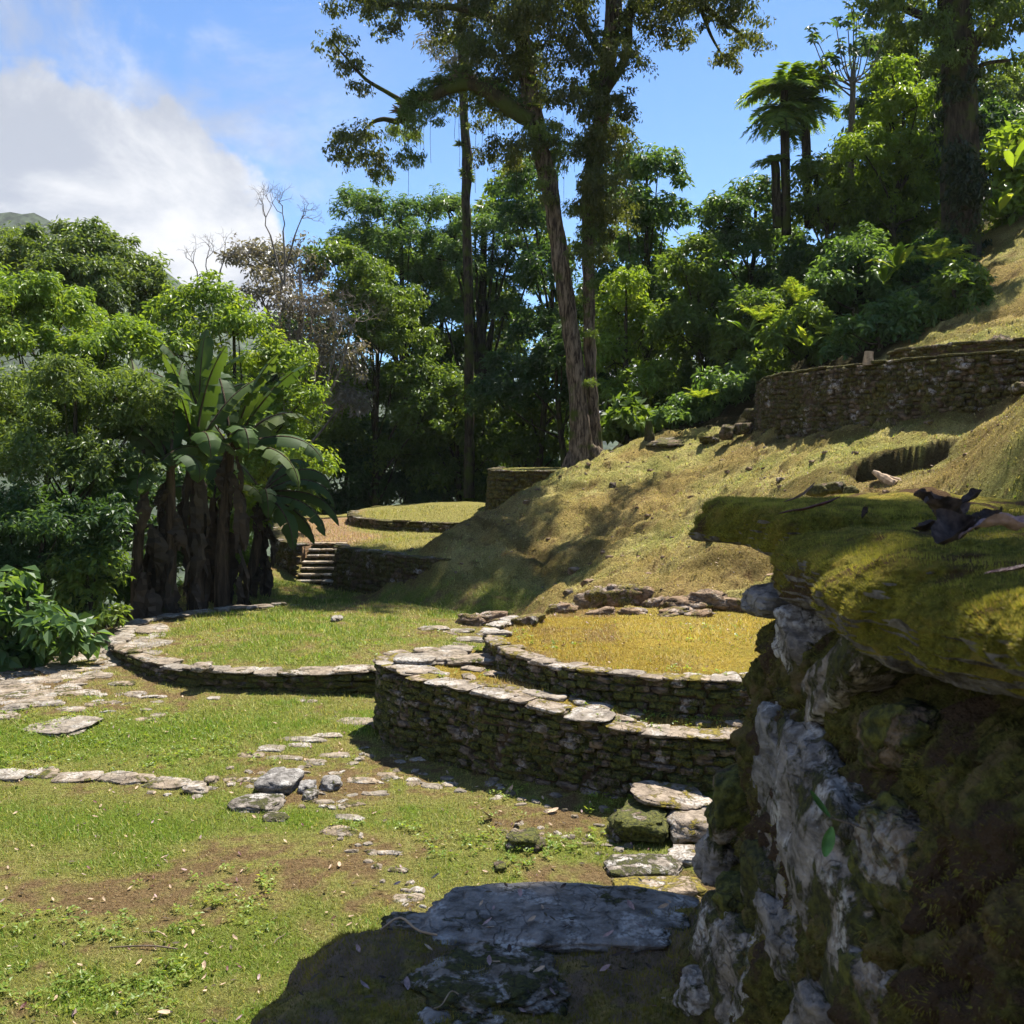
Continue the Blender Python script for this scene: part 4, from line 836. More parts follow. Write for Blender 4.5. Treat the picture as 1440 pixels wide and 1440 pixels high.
def tree(name, label, cat, bl, Y, mat, dens=1.0, lpx=7.5, fine=.84, trunk=None, group=None, base=None, bark='bark_dark', seed=1, asp=.42, ncl=34, clump=.30, twigs=True, trw=9, **kw):
    lpx = lpx * (fine if lpx < 10 else 1); r = np.random.default_rng(seed); B = pxb(bl, Y, .5, r); root = thing(name, label, cat, group)
    A = sum((b[2] ** 2 for b in bl)); n = int(A * .60 * dens * (7.5 / lpx) ** 2 * 1.15); L = lpx / 1440 * Y * 1.25
    V, F, rv, p = blob_leaves(B, n, L, r, asp=asp, ncl=ncl, clump=clump, **kw); LEAFN[0] += len(F)
    leaves_obj('crown' if 'tree' in name else 'foliage', [(V, F, rv)], M[mat], root)
    # trunk and limbs
    cs = np.array([b[0] for b in B]); lowest = cs[np.argmin(cs[:, 2])]; mean = cs.mean(0)
    if base is None: bx, by = mean[0] * .7 + lowest[0] * .3, mean[1]
    else: bx, by = P(base[0], base[1], base[2] if len(base) > 2 else Y)[:2]
    bz = H1(bx, by) - .15
    if base is not None and len(base) > 3: bz = base[3]
    tw = trw / 1440 * Y * .5; top = np.array((mean[0], mean[1], cs[:, 2].max() - .1)); b0 = np.array((bx, by, bz)); knee = b0 + (mean - b0) * .55 + np.array((r.normal() * .1, r.normal() * .1, 0))
    tp = spline([b0, knee, mean, top], 6); parts = [tube(tp, np.linspace(tw * 1.25, tw * .35, len(tp)), 8, .15, seed=seed)]
    for c, rad in B:
        q = tp[np.argmin(np.abs(tp[:, 2] - (bz + (c[2] - bz) * .6)))]; mid = (q + c) / 2 + np.array((0, 0, -.08 * rad[0])) + r.normal(size=3) * .08
        parts.append(tube(spline([q, mid, c], 4), np.linspace(tw * .45, tw * .16, 9), 5))
        if twigs:
            for _ in range(5):
                e = c + unit(r.normal(size=3) + np.array((0, 0, .3))) * np.array(rad) * .9; parts.append(tube(np.array([c, (c + e) / 2 + r.normal(size=3) * .04, e]), np.array((tw * .16, tw * .11, tw * .04)), 4))
    V, F = cat_mesh(parts); link('trunk' if 'tree' in name else 'stem', mesh_np('trunk', V, F, M[bark]), root)
    return root
gb = 'trees and bushes walling in the ruins'
# ---- far left and left side
tree('broadleaf_tree', 'tall olive-tipped tree filling the upper left corner below the cloud', 'tree', [(35, 378, 58), (110, 366, 58), (168, 385, 54), (60, 425, 60), (150, 430, 60), (-40, 380, 70), (205, 412, 34), (100, 395, 60), (215, 450, 30), (20, 350, 33), (130, 335, 24)], 36, 'leaf_olive', 1.3, 7, group=gb, seed=11, base=(100, 560, 36), up=.7)
tree('broadleaf_tree', 'bright lime-green bushy tree at the left edge, below the tall olive one', 'tree', [(15, 430, 58), (85, 455, 62), (150, 500, 50), (30, 500, 66), (115, 535, 60), (-50, 470, 70), (190, 480, 34), (60, 410, 30)], 25, 'leaf_lime', 1.35, 8, group=gb, seed=12, base=(60, 750, 25))
tree('broadleaf_tree', 'dusty olive feathery tree overhanging the undergrowth at the left edge', 'tree', [(30, 590, 78), (120, 590, 74), (185, 605, 48), (60, 655, 66), (145, 655, 50), (-50, 620, 80), (215, 560, 34), (90, 545, 50), (165, 555, 40)], 19, 'leaf_olive', 1.5, 8.5, group=gb, seed=13, base=(90, 900, 18), asp=.36)
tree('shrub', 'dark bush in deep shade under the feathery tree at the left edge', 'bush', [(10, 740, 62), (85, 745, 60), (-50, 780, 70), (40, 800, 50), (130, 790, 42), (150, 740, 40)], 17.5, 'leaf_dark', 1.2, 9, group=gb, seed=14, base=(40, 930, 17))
tree('shrub', 'glossy large-leaved bush at the lower left edge beside the flagstones', 'bush', [(5, 830, 36), (35, 870, 44), (-30, 880, 50), (80, 885, 34), (20, 915, 34), (110, 905, 24), (60, 930 - 10, 22)], 15.6, 'leaf_cool', 1.5, 19, group=gb, seed=15, base=(30, 960, 15.6), asp=.55, hang=.5)
tree('shrub', 'leafy dark bush between the lower left bush and the banana stems', 'bush', [(110, 840, 40), (140, 800, 34), (150, 870, 26), (95, 800, 30)], 17.5, 'leaf_mid', 1.1, 10, group=gb, seed=16, base=(120, 940, 17.5))
tree('shrub', 'sunlit green shrub seen between the banana stems and the stairs', 'bush', [(310, 820, 26), (300, 850, 22), (330, 790, 26), (340, 740, 30), (330, 700, 34)], 22.5, 'leaf_lime', 1.2, 9, group=gb, seed=17, base=(310, 880, 22.5))
tree('broadleaf_tree', 'sunny lime bushy tree rising just behind the banana leaves', 'tree', [(250, 445, 40), (298, 430, 44), (335, 470, 46), (255, 500, 50), (390, 520, 50), (300, 560, 60), (420, 570, 44), (375, 610, 50), (230, 570, 50), (420, 650, 44), (350, 660, 50)], 29, 'leaf_lime', 1.1, 8, group=gb, seed=18, base=(300, 820, 29))
tree('broadleaf_tree', 'thin-leaved greyish tree with bare twigs, left of the green dome tree', 'tree', [(352, 372, 42), (410, 385, 50), (375, 430, 50), (440, 450, 46), (470, 520, 46), (430, 500, 46), (480, 570, 40)], 38, 'leaf_grey', .62, 7, group=gb, seed=19, base=(385, 760, 38), bark='bark_pale', trw=12)
tree('broadleaf_tree', 'rounded bright green dome-shaped tree left of centre', 'tree', [(470, 372, 40), (515, 395, 42), (548, 430, 42), (560, 480, 46), (585, 540, 44), (592, 595, 40), (520, 480, 50), (520, 560, 60), (560, 640, 44), (500, 430, 40), (470, 620, 50)], 41, 'leaf_mid', 1.3, 6.5, group=gb, seed=20, base=(530, 740, 41))
tree('broadleaf_tree', 'dark green feathery tree with layered crown behind the dome tree', 'tree', [(505, 290, 34), (540, 310, 40), (500, 345, 40), (575, 345, 40), (550, 385, 44), (605, 300, 26), (600, 400, 40), (585, 440, 36), (620, 350, 34)], 46, 'leaf_cool', 1.35, 6.5, group=gb, seed=21, base=(575, 700, 46), asp=.3, up=.9)
tree('broadleaf_tree', 'dark green layered tree whose crown fills the middle, left of the giant trunk', 'tree', [(630, 295, 30), (668, 330, 38), (640, 370, 44), (700, 385, 40), (720, 345, 28), (665, 425, 44), (710, 440, 34), (740, 400, 28), (625, 450, 34), (695, 315, 26)], 46, 'leaf_cool', 1.3, 6.5, group=gb, seed=22, base=(660, 690, 46), asp=.3, up=.9, trw=16)
tree('broadleaf_tree', 'shadowy tall tree directly behind the giant tree trunk', 'tree', [(745, 255, 36), (735, 320, 36), (765, 390, 44), (752, 470, 40), (780, 530, 44), (740, 560, 36), (845, 420, 40), (850, 510, 40)], 41, 'leaf_dark', 1.2, 7, group=gb, seed=23, base=(750, 680, 41))
tree('broadleaf_tree', 'mid-green tree with sunlit right edge above the smooth mound', 'tree', [(640, 555, 44), (685, 590, 40), (640, 620, 50), (690, 640, 34), (600, 600, 40), (610, 665, 40), (665, 672, 34), (600, 545, 34)], 42, 'leaf_mid', 1.3, 8, group=gb, seed=24, base=(640, 720, 42))
tree('broadleaf_tree', 'dense dark foliage mass standing behind the stairs', 'tree', [(400, 690, 50), (450, 650, 50), (510, 670, 50), (570, 690, 36), (430, 720, 40), (500, 715, 36), (370, 640, 40), (550, 640, 40), (600, 700, 34)], 43, 'leaf_dark', 1.35, 8, group=gb, seed=25, base=(470, 750, 43))
tree('shrub', 'small round tree between the far platform and the giant trunk', 'bush', [(772, 590, 34), (760, 630, 30), (720, 640, 36), (745, 600, 30), (700, 690, 26), (790, 630, 26), (665, 700, 22)], 42, 'leaf_mid', 1.3, 8, group=gb, seed=26, base=(760, 690, 42))
tree('broadleaf_tree', 'tall leafy tree immediately right of the giant trunk, sky above it', 'tree', [(885, 240, 34), (925, 245, 38), (880, 300, 46), (935, 310, 40), (900, 365, 46), (945, 380, 34), (870, 400, 40), (930, 430, 40)], 37, 'leaf_cool', 1.3, 7.5, group=gb, seed=27, base=(900, 620, 37))
tree('broadleaf_tree', 'yellow-green sparse tree right of the giant trunk', 'tree', [(870, 440, 40), (905, 470, 44), (865, 510, 40), (910, 540, 44), (850, 560, 30), (880, 400, 30)], 33, 'leaf_lime', 1.0, 7.5, group=gb, seed=28, base=(885, 640, 33))
tree('shrub', 'large-leaved green bush at the foot of the giant tree, right side', 'bush', [(880, 598, 32), (905, 600, 26), (858, 612, 22), (925, 610, 20), (880, 575, 20)], 30, 'leaf_mid', 1.5, 11, group=gb, seed=29, base=(885, 640, 30), asp=.6)
tree('broadleaf_tree', 'bright fresh-green tree rising over the middle of the ridge', 'tree', [(965, 390, 42), (1000, 430, 46), (955, 470, 44), (995, 505, 46), (945, 540, 44), (1020, 480, 36), (985, 350, 26), (1000, 555, 36)], 33, 'leaf_mid', 1.35, 8, group=gb, seed=30, base=(980, 610, 32))
tree('shrub', 'pale sunlit bush hanging over the ridge left of the upper wall', 'bush', [(975, 575, 34), (1015, 550, 36), (1055, 530, 36), (1000, 585, 26), (1040, 560, 30), (945, 590, 26)], 29, 'leaf_cool', 1.5, 9, group=gb, seed=31, base=(1000, 620, 29))
tree('broadleaf_tree', 'dark rounded tree under the palms on the right skyline', 'tree', [(1020, 305, 40), (1065, 290, 40), (1050, 350, 46), (1005, 345, 30), (1095, 345, 40), (1090, 410, 44), (1040, 410, 40), (1120, 390, 40)], 37, 'leaf_cool', 1.3, 7.5, group=gb, seed=32, base=(1060, 560, 36))
tree('broadleaf_tree', 'dark tree mass on the hillside right of the palms', 'tree', [(1150, 245, 32), (1180, 290, 42), (1140, 310, 42), (1190, 360, 46), (1150, 400, 46), (1120, 450, 40), (1210, 320, 40)], 34.5, 'leaf_mid', 1.3, 8, group=gb, seed=33, base=(1160, 540, 34))
tree('vine_covered_tree', 'sunlit yellow-green tree draped in vines left of the ivy-clad trunk', 'tree', [(1215, 215, 40), (1250, 170, 42), (1290, 150, 42), (1240, 250, 46), (1285, 220, 46), (1225, 300, 40), (1270, 300, 46), (1310, 280, 40), (1310, 200, 36), (1255, 110, 30), (1300, 340, 36)], 34, 'leaf_lime', 1.15, 7.5, group=gb, seed=34, base=(1260, 470, 33))
tree('shrub', 'green bush mass halfway up behind the upper wall, with pale leaf tips', 'bush', [(1200, 380, 46), (1230, 420, 46), (1180, 440, 44), (1215, 350, 30), (1250, 380, 40), (1160, 410, 36)], 30, 'leaf_cool', 1.35, 9, group=gb, seed=35, base=(1210, 500, 29))
tree('shrub', 'leafy low bush right above the left end of the upper wall', 'bush', [(1105, 485, 36), (1150, 490, 34), (1080, 520, 28), (1130, 455, 34), (1190, 485, 30), (1160, 510, 22)], 28, 'leaf_mid', 1.45, 9, group=gb, seed=36, base=(1130, 540, 28))
tree('shrub', 'dark bush in the shade of the ivy-clad trunk', 'bush', [(1330, 420, 42), (1355, 440, 30), (1290, 440, 40), (1345, 395, 34), (1250, 470, 34), (1300, 480, 28), (1230, 490, 26), (1345, 470, 26)], 27, 'leaf_dark', 1.5, 9, group=gb, seed=37, base=(1310, 505, 27))
tree('shrub', 'dark fern-like thicket left of the dark bush, under the hanging vines', 'bush', [(1270, 395, 36), (1300, 370, 34), (1320, 350, 30), (1250, 430, 30)], 29.5, 'leaf_dark', 1.2, 9, group=gb, seed=38, base=(1280, 480, 29))
tree('shrub', 'sunny broad-leaved bush right of the ivy-clad trunk at the right edge', 'bush', [(1415, 215, 34), (1440, 260, 40), (1405, 290, 34), (1425, 320, 26), (1400, 350, 22), (1445, 200, 34), (1470, 260, 40)], 31.5, 'leaf_lime', 1.3, 13, group=gb, seed=39, base=(1420, 400, 31.5), asp=.5)
tree('broadleaf_tree', 'distant tree in the top right corner behind the ivy-clad trunk', 'tree', [(1420, 150, 36), (1450, 120, 40), (1400, 180, 26), (1480, 170, 50)], 46, 'leaf_olive', 1.3, 6.5, group=gb, seed=40, base=(1430, 330, 46))
tree('broadleaf_tree', 'slim tree behind the vine-draped one, crown against the sky', 'tree', [(1235, 80, 34), (1265, 100, 38), (1290, 60, 34), (1240, 135, 36), (1295, 115, 36), (1320, 150, 34), (1215, 160, 30), (1320, 90, 30), (1390, 140, 30), (1400, 110, 26)], 38, 'leaf_olive', 1.2, 6.5, group=gb, seed=41, base=(1260, 330, 38))
tree('shrub', 'low dark undergrowth beyond the smooth mound', 'bush', [(520, 700, 30), (560, 690, 30), (640, 690, 30), (470, 715, 26), (680, 670, 30), (600, 690, 30)], 44, 'leaf_dark', 1.2, 8, group=gb, seed=42, base=(580, 720, 44))
tree('shrub', 'bush filling the gap between the giant trunk and the sparse yellow tree', 'bush', [(800, 560, 36), (790, 500, 40), (850, 600, 26), (835, 540, 36), (720, 520, 40), (700, 560, 40)], 39, 'leaf_dark', 1.3, 8, group=gb, seed=43, base=(800, 640, 39))
tree('shrub', 'green thicket low on the hillside between ridge and palms', 'bush', [(1060, 440, 40), (1040, 490, 40), (1085, 470, 36), (1100, 430, 36), (1065, 500, 30)], 31, 'leaf_mid', 1.4, 9, group=gb, seed=44, base=(1070, 570, 30))
for k, (lab, bl, Y, m_, base) in enumerate([
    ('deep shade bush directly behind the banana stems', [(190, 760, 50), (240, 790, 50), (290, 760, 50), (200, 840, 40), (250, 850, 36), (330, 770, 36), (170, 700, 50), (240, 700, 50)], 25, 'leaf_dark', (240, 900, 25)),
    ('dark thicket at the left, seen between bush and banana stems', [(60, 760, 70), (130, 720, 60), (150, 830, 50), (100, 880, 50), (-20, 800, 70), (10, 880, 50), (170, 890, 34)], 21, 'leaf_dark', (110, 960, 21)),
    ('bushes on the bank left of the stairs wall', [(350, 720, 40), (330, 680, 46), (400, 700, 40), (370, 650, 50), (300, 660, 50)], 33, 'leaf_mid', (350, 800, 33)),
    ('dark background thicket left of centre behind the greyish tree', [(380, 560, 60), (450, 590, 60), (420, 480, 50), (330, 560, 60), (500, 620, 60), (480, 540, 50)], 48, 'leaf_dark', (420, 760, 42)),
    ('dark background thicket behind the mid-green tree', [(600, 560, 56), (660, 530, 46), (720, 600, 56), (580, 640, 50), (660, 640, 56), (740, 660, 50), (620, 500, 30)], 48, 'leaf_dark', (650, 740, 43)),
    ('background thicket seen through the sparse yellow-green tree', [(860, 480, 50), (920, 500, 50), (850, 560, 50), (910, 580, 50), (960, 560, 50), (900, 420, 46), (960, 440, 40)], 41, 'leaf_mid', (900, 660, 41)),
    ('background thicket behind the fresh-green ridge tree', [(1010, 400, 50), (1060, 440, 50), (1010, 480, 50), (1060, 500, 40), (1100, 520, 36), (1000, 540, 40)], 38, 'leaf_dark', (1040, 600, 38)),
    ('dark hillside thicket behind the upper bushes', [(1130, 380, 50), (1190, 420, 50), (1240, 360, 50), (1150, 460, 46), (1210, 300, 50), (1290, 400, 46), (1240, 450, 40)], 36, 'leaf_dark', (1200, 540, 35)),
    ('leafy mass on the hillside left of the ivy-clad trunk, upper part', [(1200, 270, 44), (1260, 310, 46), (1320, 330, 36), (1230, 200, 40), (1300, 250, 44), (1180, 240, 30)], 38, 'leaf_mid', (1260, 470, 37)),
    ('bush spilling over the uppermost terrace, right below the ivy-clad trunk', [(1345, 400, 32), (1365, 430, 28), (1335, 450, 34), (1300, 455, 32), (1360, 465, 24), (1320, 480, 24), (1370, 395, 20)], 25, 'leaf_mid', (1335, 500, 25)),
    ('bush on the uppermost terrace between the wooden post and the low bush', [(1200, 470, 28), (1235, 455, 32), (1265, 470, 30), (1180, 495, 20), (1250, 490, 20), (1275, 440, 28)], 25.5, 'leaf_cool', (1235, 510, 25.5)),
    ('pale leafy mass filling the gap below the two layered dark trees', [(540, 350, 36), (590, 380, 36), (640, 400, 40), (690, 430, 40), (560, 470, 44), (610, 500, 44), (660, 490, 40), (700, 500, 40), (570, 540, 44), (630, 560, 36), (720, 470, 34), (540, 420, 34)], 50, 'leaf_mid', (630, 700, 50)),
    ('pale leafy mass behind the giant trunk between the dark trees', [(720, 270, 30), (700, 300, 30), (740, 240, 26), (750, 300, 30), (770, 360, 34), (800, 450, 34), (850, 350, 34), (860, 420, 36), (790, 520, 34), (850, 470, 34)], 48, 'leaf_mid', (800, 660, 48)),
    ('thicket right behind the ivy-clad trunk', [(1385, 250, 40), (1400, 330, 34), (1390, 180, 36), (1440, 200, 50), (1320, 160, 40), (1330, 240, 40)], 36, 'leaf_dark', (1390, 420, 35))]):
    tree('shrub', lab, 'bush', bl, Y, m_, 1.2, 9, group=gb, seed=60 + k, base=base, fine=.98)
print('trees', LEAFN, round(time.time() - T0, 1))
# ---- giant forked tree
gt = thing('giant_tree', 'giant forked tree with pale mossy trunk standing on the ridge, hung with epiphytes', 'tree')
def ptube(pts, rad, Y, ns=14, wob=.12, m=8, seed=0, dy=0.0):
    q = spline([P(u, v, Y + (dy * k / max(len(pts) - 1, 1))) for k, (u, v) in enumerate(pts)], m); rr = np.interp(np.linspace(0, 1, len(q)), np.linspace(0, 1, len(rad)), rad) / 1440 * Y
    return tube(q, rr, ns, wob, seed=seed)
YT = 28.0
a = ptube([(820, 668), (818, 640), (814, 600), (812, 540), (803, 470), (793, 400), (783, 330), (772, 260), (758, 200), (748, 150), (738, 80), (730, 10), (722, -80), (715, -160)], [25, 18, 14, 12.5, 12, 12, 12, 12, 12, 12, 11, 10, 8, 6], YT, 26, .28, 12, 3)
b = ptube([(836, 662), (836, 610), (832, 540), (829, 470), (828, 400), (827, 330), (830, 260), (842, 190), (850, 120), (858, 60), (864, 0), (868, -80), (872, -160)], [15, 9, 8, 8, 8, 8.5, 9, 10, 10, 10, 11, 10, 8], YT + .35, 22, .28, 12, 4)
V, F = cat_mesh([a, b]); link('trunk', mesh_np('trunk', V, F, M['bark']), gt)
roots = []
for k, (pts) in enumerate([[(812, 630), (800, 655), (785, 668), (770, 680)], [(828, 632), (842, 640), (862, 640), (885, 632)], [(820, 640), (822, 660), (812, 676), (800, 690)], [(835, 635), (852, 650), (856, 668), (850, 690)], [(806, 640), (796, 660), (780, 690), (760, 705)]]):
    q = [P(u, v, YT - .1 * j) for j, (u, v) in enumerate(pts)]
    for j in range(1, len(q)): q[j][2] = min(q[j][2], H1(q[j][0], q[j][1]) + .06)
    roots.append(tube(spline(q, 6), np.linspace(.22, .05, 6 * (len(q) - 1) + 1), 8, .3, seed=k))
V, F = cat_mesh(roots); link('roots', mesh_np('roots', V, F, M['bark']), gt)
limbs = [([(748, 170), (715, 150), (680, 125), (650, 118), (612, 132), (580, 150), (562, 172)], [12, 11, 10, 9, 8, 6, 5]), ([(575, 148), (545, 130), (515, 112), (490, 85), (470, 62)], [4, 3, 2.4, 1.6, 1]), ([(562, 172), (535, 168), (515, 180), (500, 205)], [4, 3, 2, 1]),
         ([(738, 60), (700, 30), (650, 12), (590, 8), (530, 5), (480, -5)], [8, 7, 5, 4, 3, 2]), ([(855, 90), (835, 60), (815, 20), (800, -40)], [7, 6, 6, 5]), ([(862, 40), (890, 10), (905, -40)], [8, 7, 5]), ([(866, -20), (920, -25), (970, -5), (1010, 25), (1045, 50)], [7, 6, 5, 4, 2]),
         ([(850, 130), (880, 80), (885, 30), (890, -30)], [7, 6, 5, 4]), ([(730, 0), (760, -50), (800, -90)], [7, 5, 4]), ([(985, 10), (1000, 50), (1020, 85)], [3, 2, 1]), ([(722, -60), (660, -80), (600, -90)], [6, 4, 3]), ([(868, -90), (930, -100), (990, -90)], [6, 4, 3])]
for k, (pts, rr) in enumerate(limbs):
    V, F = ptube(pts, rr, YT + (k % 3 - 1) * .4, 8, .2, 5, k); link('branch', mesh_np('branch', V, F, M['bark_moss']), gt)
rg = np.random.default_rng(77)
def lv(name, bl, Y, mat, parent, dens, lpx, r, **kw):
    B = pxb(bl, Y, 1.0, r); n = int(sum(b[2] ** 2 for b in bl) * .62 * dens * (7.5 / lpx) ** 2); V, F, rv, p = blob_leaves(B, n, lpx / 1440 * Y * 1.25, r, **kw); LEAFN[0] += len(F); return leaves_obj(name, [(V, F, rv)], M[mat], parent)
lv('crown', [(475, 65, 22), (492, 98, 20), (505, 125, 14), (498, 200, 32), (478, 222, 18), (518, 235, 26), (540, 15, 34), (500, 5, 34), (590, 22, 34), (640, 55, 34), (545, 45, 16), (690, 25, 50), (745, 45, 50), (700, 90, 46), (660, 110, 30), (690, 160, 40), (720, 130, 40), (735, 215, 26), (700, 225, 30),
             (780, 25, 54), (800, 90, 46), (790, 150, 36), (835, 215, 34), (845, 265, 34), (862, 155, 34), (855, 310, 36), (832, 365, 26), (905, 30, 46), (880, 90, 32), (950, 15, 42), (1000, 8, 42), (1040, 28, 32), (1052, 62, 24), (1018, 88, 20), (955, 58, 22), (820, -40, 70), (740, -60, 70), (640, -50, 60), (560, -40, 50), (900, -60, 70), (980, -50, 60), (860, 200, 30), (1030, -20, 40)],
   YT, 'leaf_giant', gt, .82, 4.5, rg, hang=.7, up=.15, clump=.36, ragged=.8, ncl=34)
lv('epiphytes', [(590, 165, 28), (568, 190, 24), (575, 225, 20), (610, 145, 24), (650, 130, 22), (680, 140, 26), (540, 250, 14), (765, 190, 24), (778, 230, 20), (800, 210, 26), (745, 140, 26), (832, 135, 24), (848, 110, 20), (840, 165, 24), (735, 85, 28), (862, 190, 22), (870, 60, 18), (700, 60, 26), (660, 70, 24), (815, 300, 20), (810, 350, 16), (822, 420, 14), (830, 330, 18)],
   YT - .1, 'leaf_olive', gt, 1.35, 5, rg, hang=1.0, up=.0, asp=.28, clump=.4, ncl=22)
lv('climbers', [(840 + rg.normal() * 7, v, 17) for v in range(190, 350, 16)] + [(770 + rg.normal() * 6, v, 11) for v in range(180, 300, 20)], YT - .2, 'leaf_giant', gt, 1.0, 5, rg, hang=1.2, up=-.1, clump=.42, ncl=18, flat=1.2)
lv('trunk_moss', [(640, 110, 10), (600, 122, 12), (575, 140, 10), (620, 112, 10), (655, 100, 9), (845, 50, 10), (760, 260, 10), (835, 400, 10), (830, 470, 9), (828, 540, 9)], YT - .35, 'leaf_olive', gt, 1.6, 4.5, rg, asp=.25)
tufts = []
for k in range(60):
    q_ = [(745, 165), (715, 148), (680, 122), (650, 114), (612, 128), (580, 148), (562, 172)]; f = rg.random() * 5.99; i_ = int(f); f -= i_; u, v = q_[i_][0] * (1 - f) + q_[i_ + 1][0] * f, q_[i_][1] * (1 - f) + q_[i_ + 1][1] * f
    tufts.append((u + rg.normal() * 4, v - 4 + rg.normal() * 5, rg.uniform(8, 17)))
tufts += [(840 + rg.normal() * 8, v + rg.normal() * 6, rg.uniform(8, 14)) for v in range(40, 240, 16)] + [(745 + rg.normal() * 8, v + rg.normal() * 6, rg.uniform(8, 14)) for v in range(20, 200, 18)]
def rosette(c, R_, n, r, w=.06, up=.5, lng=1.0):
    a = r.random(n) * 2 * np.pi; e = r.random(n) * 1.2 - .1; D = unit(np.c_[np.cos(a) * np.cos(e), np.sin(a) * np.cos(e), np.sin(e) + up * .3]); L = R_ * (.6 + .5 * r.random(n))
    N = unit(np.cross(D, np.cross(np.array((0, 0, 1.)), D)) + 1e-6); return leaf_geo(np.repeat(c[None], n, 0), N, D, L, L * w * 2, .2, .35)
for u, v, R_ in tufts:
    V, F = rosette(P(u, v, YT - .25 - rg.random() * .2), R_ / 1440 * YT, 26, rg, .08); leaves_obj('air_plant', [(V, F, rg.random(len(F)))], M[rg.choice(['leaf_olive', 'leaf_mid', 'leaf_dead', 'leaf_dark'])], gt)
# hanging vines
vn = []
for k in range(34):
    u = rg.choice([575, 600, 650, 690, 720, 800, 850, 870]) + rg.normal() * 9; v = 130 + rg.random() * 50; L = rg.uniform(30, 130); p0 = P(u, v, YT + rg.normal() * .5)
    q = np.array([p0 + np.array((.012 * math.sin(j * .8 + k), .01 * math.cos(j + k), -L / 1440 * YT * j / 8)) for j in range(9)]); vn.append(tube(q, .006, 3))
V, F = cat_mesh(vn); link('vines', mesh_np('vines', V, F, M['bark_dark']), gt)
# ---- slim tree behind, with air plants
st = thing('slim_tree', 'slender dark trunk left of the giant tree carrying tufts of air plants', 'tree')
V, F = ptube([(660, 700), (660, 560), (659, 450), (657, 330), (655, 280), (657, 230), (652, 160), (650, 80), (648, 0), (646, -90)], [8, 7, 6.5, 6.5, 6, 7.5, 6, 6, 5, 4], 40, 10, .3, 6, 9); link('trunk', mesh_np('trunk', V, F, M['bark_dark']), st)
def rosette(c, R_, n, r, w=.06, up=.5, lng=1.0):
    """spiky tuft"""
    a = r.random(n) * 2 * np.pi; e = r.random(n) * 1.2 - .1; D = np.c_[np.cos(a) * np.cos(e), np.sin(a) * np.cos(e), np.sin(e) + up * .3]; D = unit(D); L = R_ * (.6 + .5 * r.random(n))
    N = unit(np.cross(D, np.cross(np.array((0, 0, 1.)), D)) + 1e-6); return leaf_geo(np.repeat(c[None], n, 0), N, D, L, L * w * 2, .2, .35)
for u, v, R_ in ((655, 245, 14), (660, 255, 12), (648, 205, 12), (655, 180, 10), (650, 120, 16), (646, 60, 20), (652, 30, 18)):
    V, F = rosette(P(u, v, 40), R_ / 1440 * 40, 60, rg); leaves_obj('air_plant', [(V, F, rg.random(len(F)))], M['leaf_olive'], st)
lv('crown', [(625, 80, 30), (615, 60, 22), (640, 20, 30), (660, -40, 50), (640, 100, 24)], 40, 'leaf_grey', st, .9, 8, rg, asp=.18, hang=.2)
# ---- fronds
def frond(p0, d, L, r, nl=16, lw=.16, droop=.5, leaf_w=.05, sag=.3):
    d = unit(np.array(d, float)[None])[0]; ts = np.linspace(0, 1, nl + 1); q = p0 + d * L * ts[:, None] + np.array((0, 0, -1.0)) * (droop * L * ts ** 2)[:, None]
    t = unit(np.gradient(q, axis=0)); s = unit(np.cross(t, np.array((0, 0, 1.)))); n = np.cross(s, t); ll = lw * L * np.sin(np.pi * np.clip(ts * .88 + .12, 0, 1)) ** .7 + .01
    parts = [tube(q, np.linspace(.018 * L * .5, .003, nl + 1), 3)]; Vs = []
    C_, N_, D_, L_ = [], [], [], []
    for sg in (-1, 1):
        for off in (0, .5):
            f = np.clip(ts[1:] - off / nl, 0, 1); qi = np.stack([np.interp(f, ts, q[:, k]) for k in range(3)], 1); C_.append(qi); N_.append(n[1:] + .15 * r.normal(size=(nl, 3))); D_.append(s[1:] * sg + t[1:] * .45 - np.array((0, 0, sag))); L_.append(ll[1:] * (.85 + .3 * r.random(nl)))
    C_, N_, D_, L_ = map(np.concatenate, (C_, N_, D_, L_)); return leaf_geo(C_, N_, D_, L_, np.maximum(L_ * .2, leaf_w * L * .5), .1, .1), parts[0]
def palm(label, trunk, Y, crowns, seed, name='palm_tree', Lp=62, n=18, mat='leaf_lime', grp='palms on the right skyline'):
    r = np.random.default_rng(seed); root = thing(name, label, 'palm', grp)
    V, F = ptube(trunk, [6.5, 6, 5.5, 5], Y, 8, .2, 6, seed); link('trunk', mesh_np('trunk', V, F, M['bark_dark']), root)
    for (u, v, L, e0) in crowns:
        c = P(u, v, Y); 
        for k in range(n):
            a = 2 * np.pi * (k + r.random() * .6) / n; e = e0 + r.uniform(-.35, .45); d = (math.cos(a) * math.cos(e), math.sin(a) * math.cos(e), math.sin(e))
            (V, F), (v2, f2) = frond(c, d, L * 1.15 / 1440 * Y * r.uniform(.8, 1.15), r, 24, .30, r.uniform(.35, .6), .04)
            leaves_obj('frond', [(V, F, r.random(len(F)) * .8)], M[mat], root)
    return root
palm('taller palm-like tree with drooping layered fronds, left of its twin', [(1106, 330), (1104, 210), (1103, 160), (1103, 128)], 35, [(1103, 120, 58, .35), (1100, 150, 50, -.1)], 5)
palm('shorter twin palm-like tree just right of the taller one', [(1138, 320), (1133, 190), (1131, 150), (1130, 125)], 35.8, [(1131, 118, 55, .4), (1135, 140, 45, -.1)], 6)
palm('young palm with short trunk below the twin palms', [(1093, 320), (1091, 245), (1090, 232), (1090, 225)], 35, [(1088, 228, 30, .5)], 7, n=10)
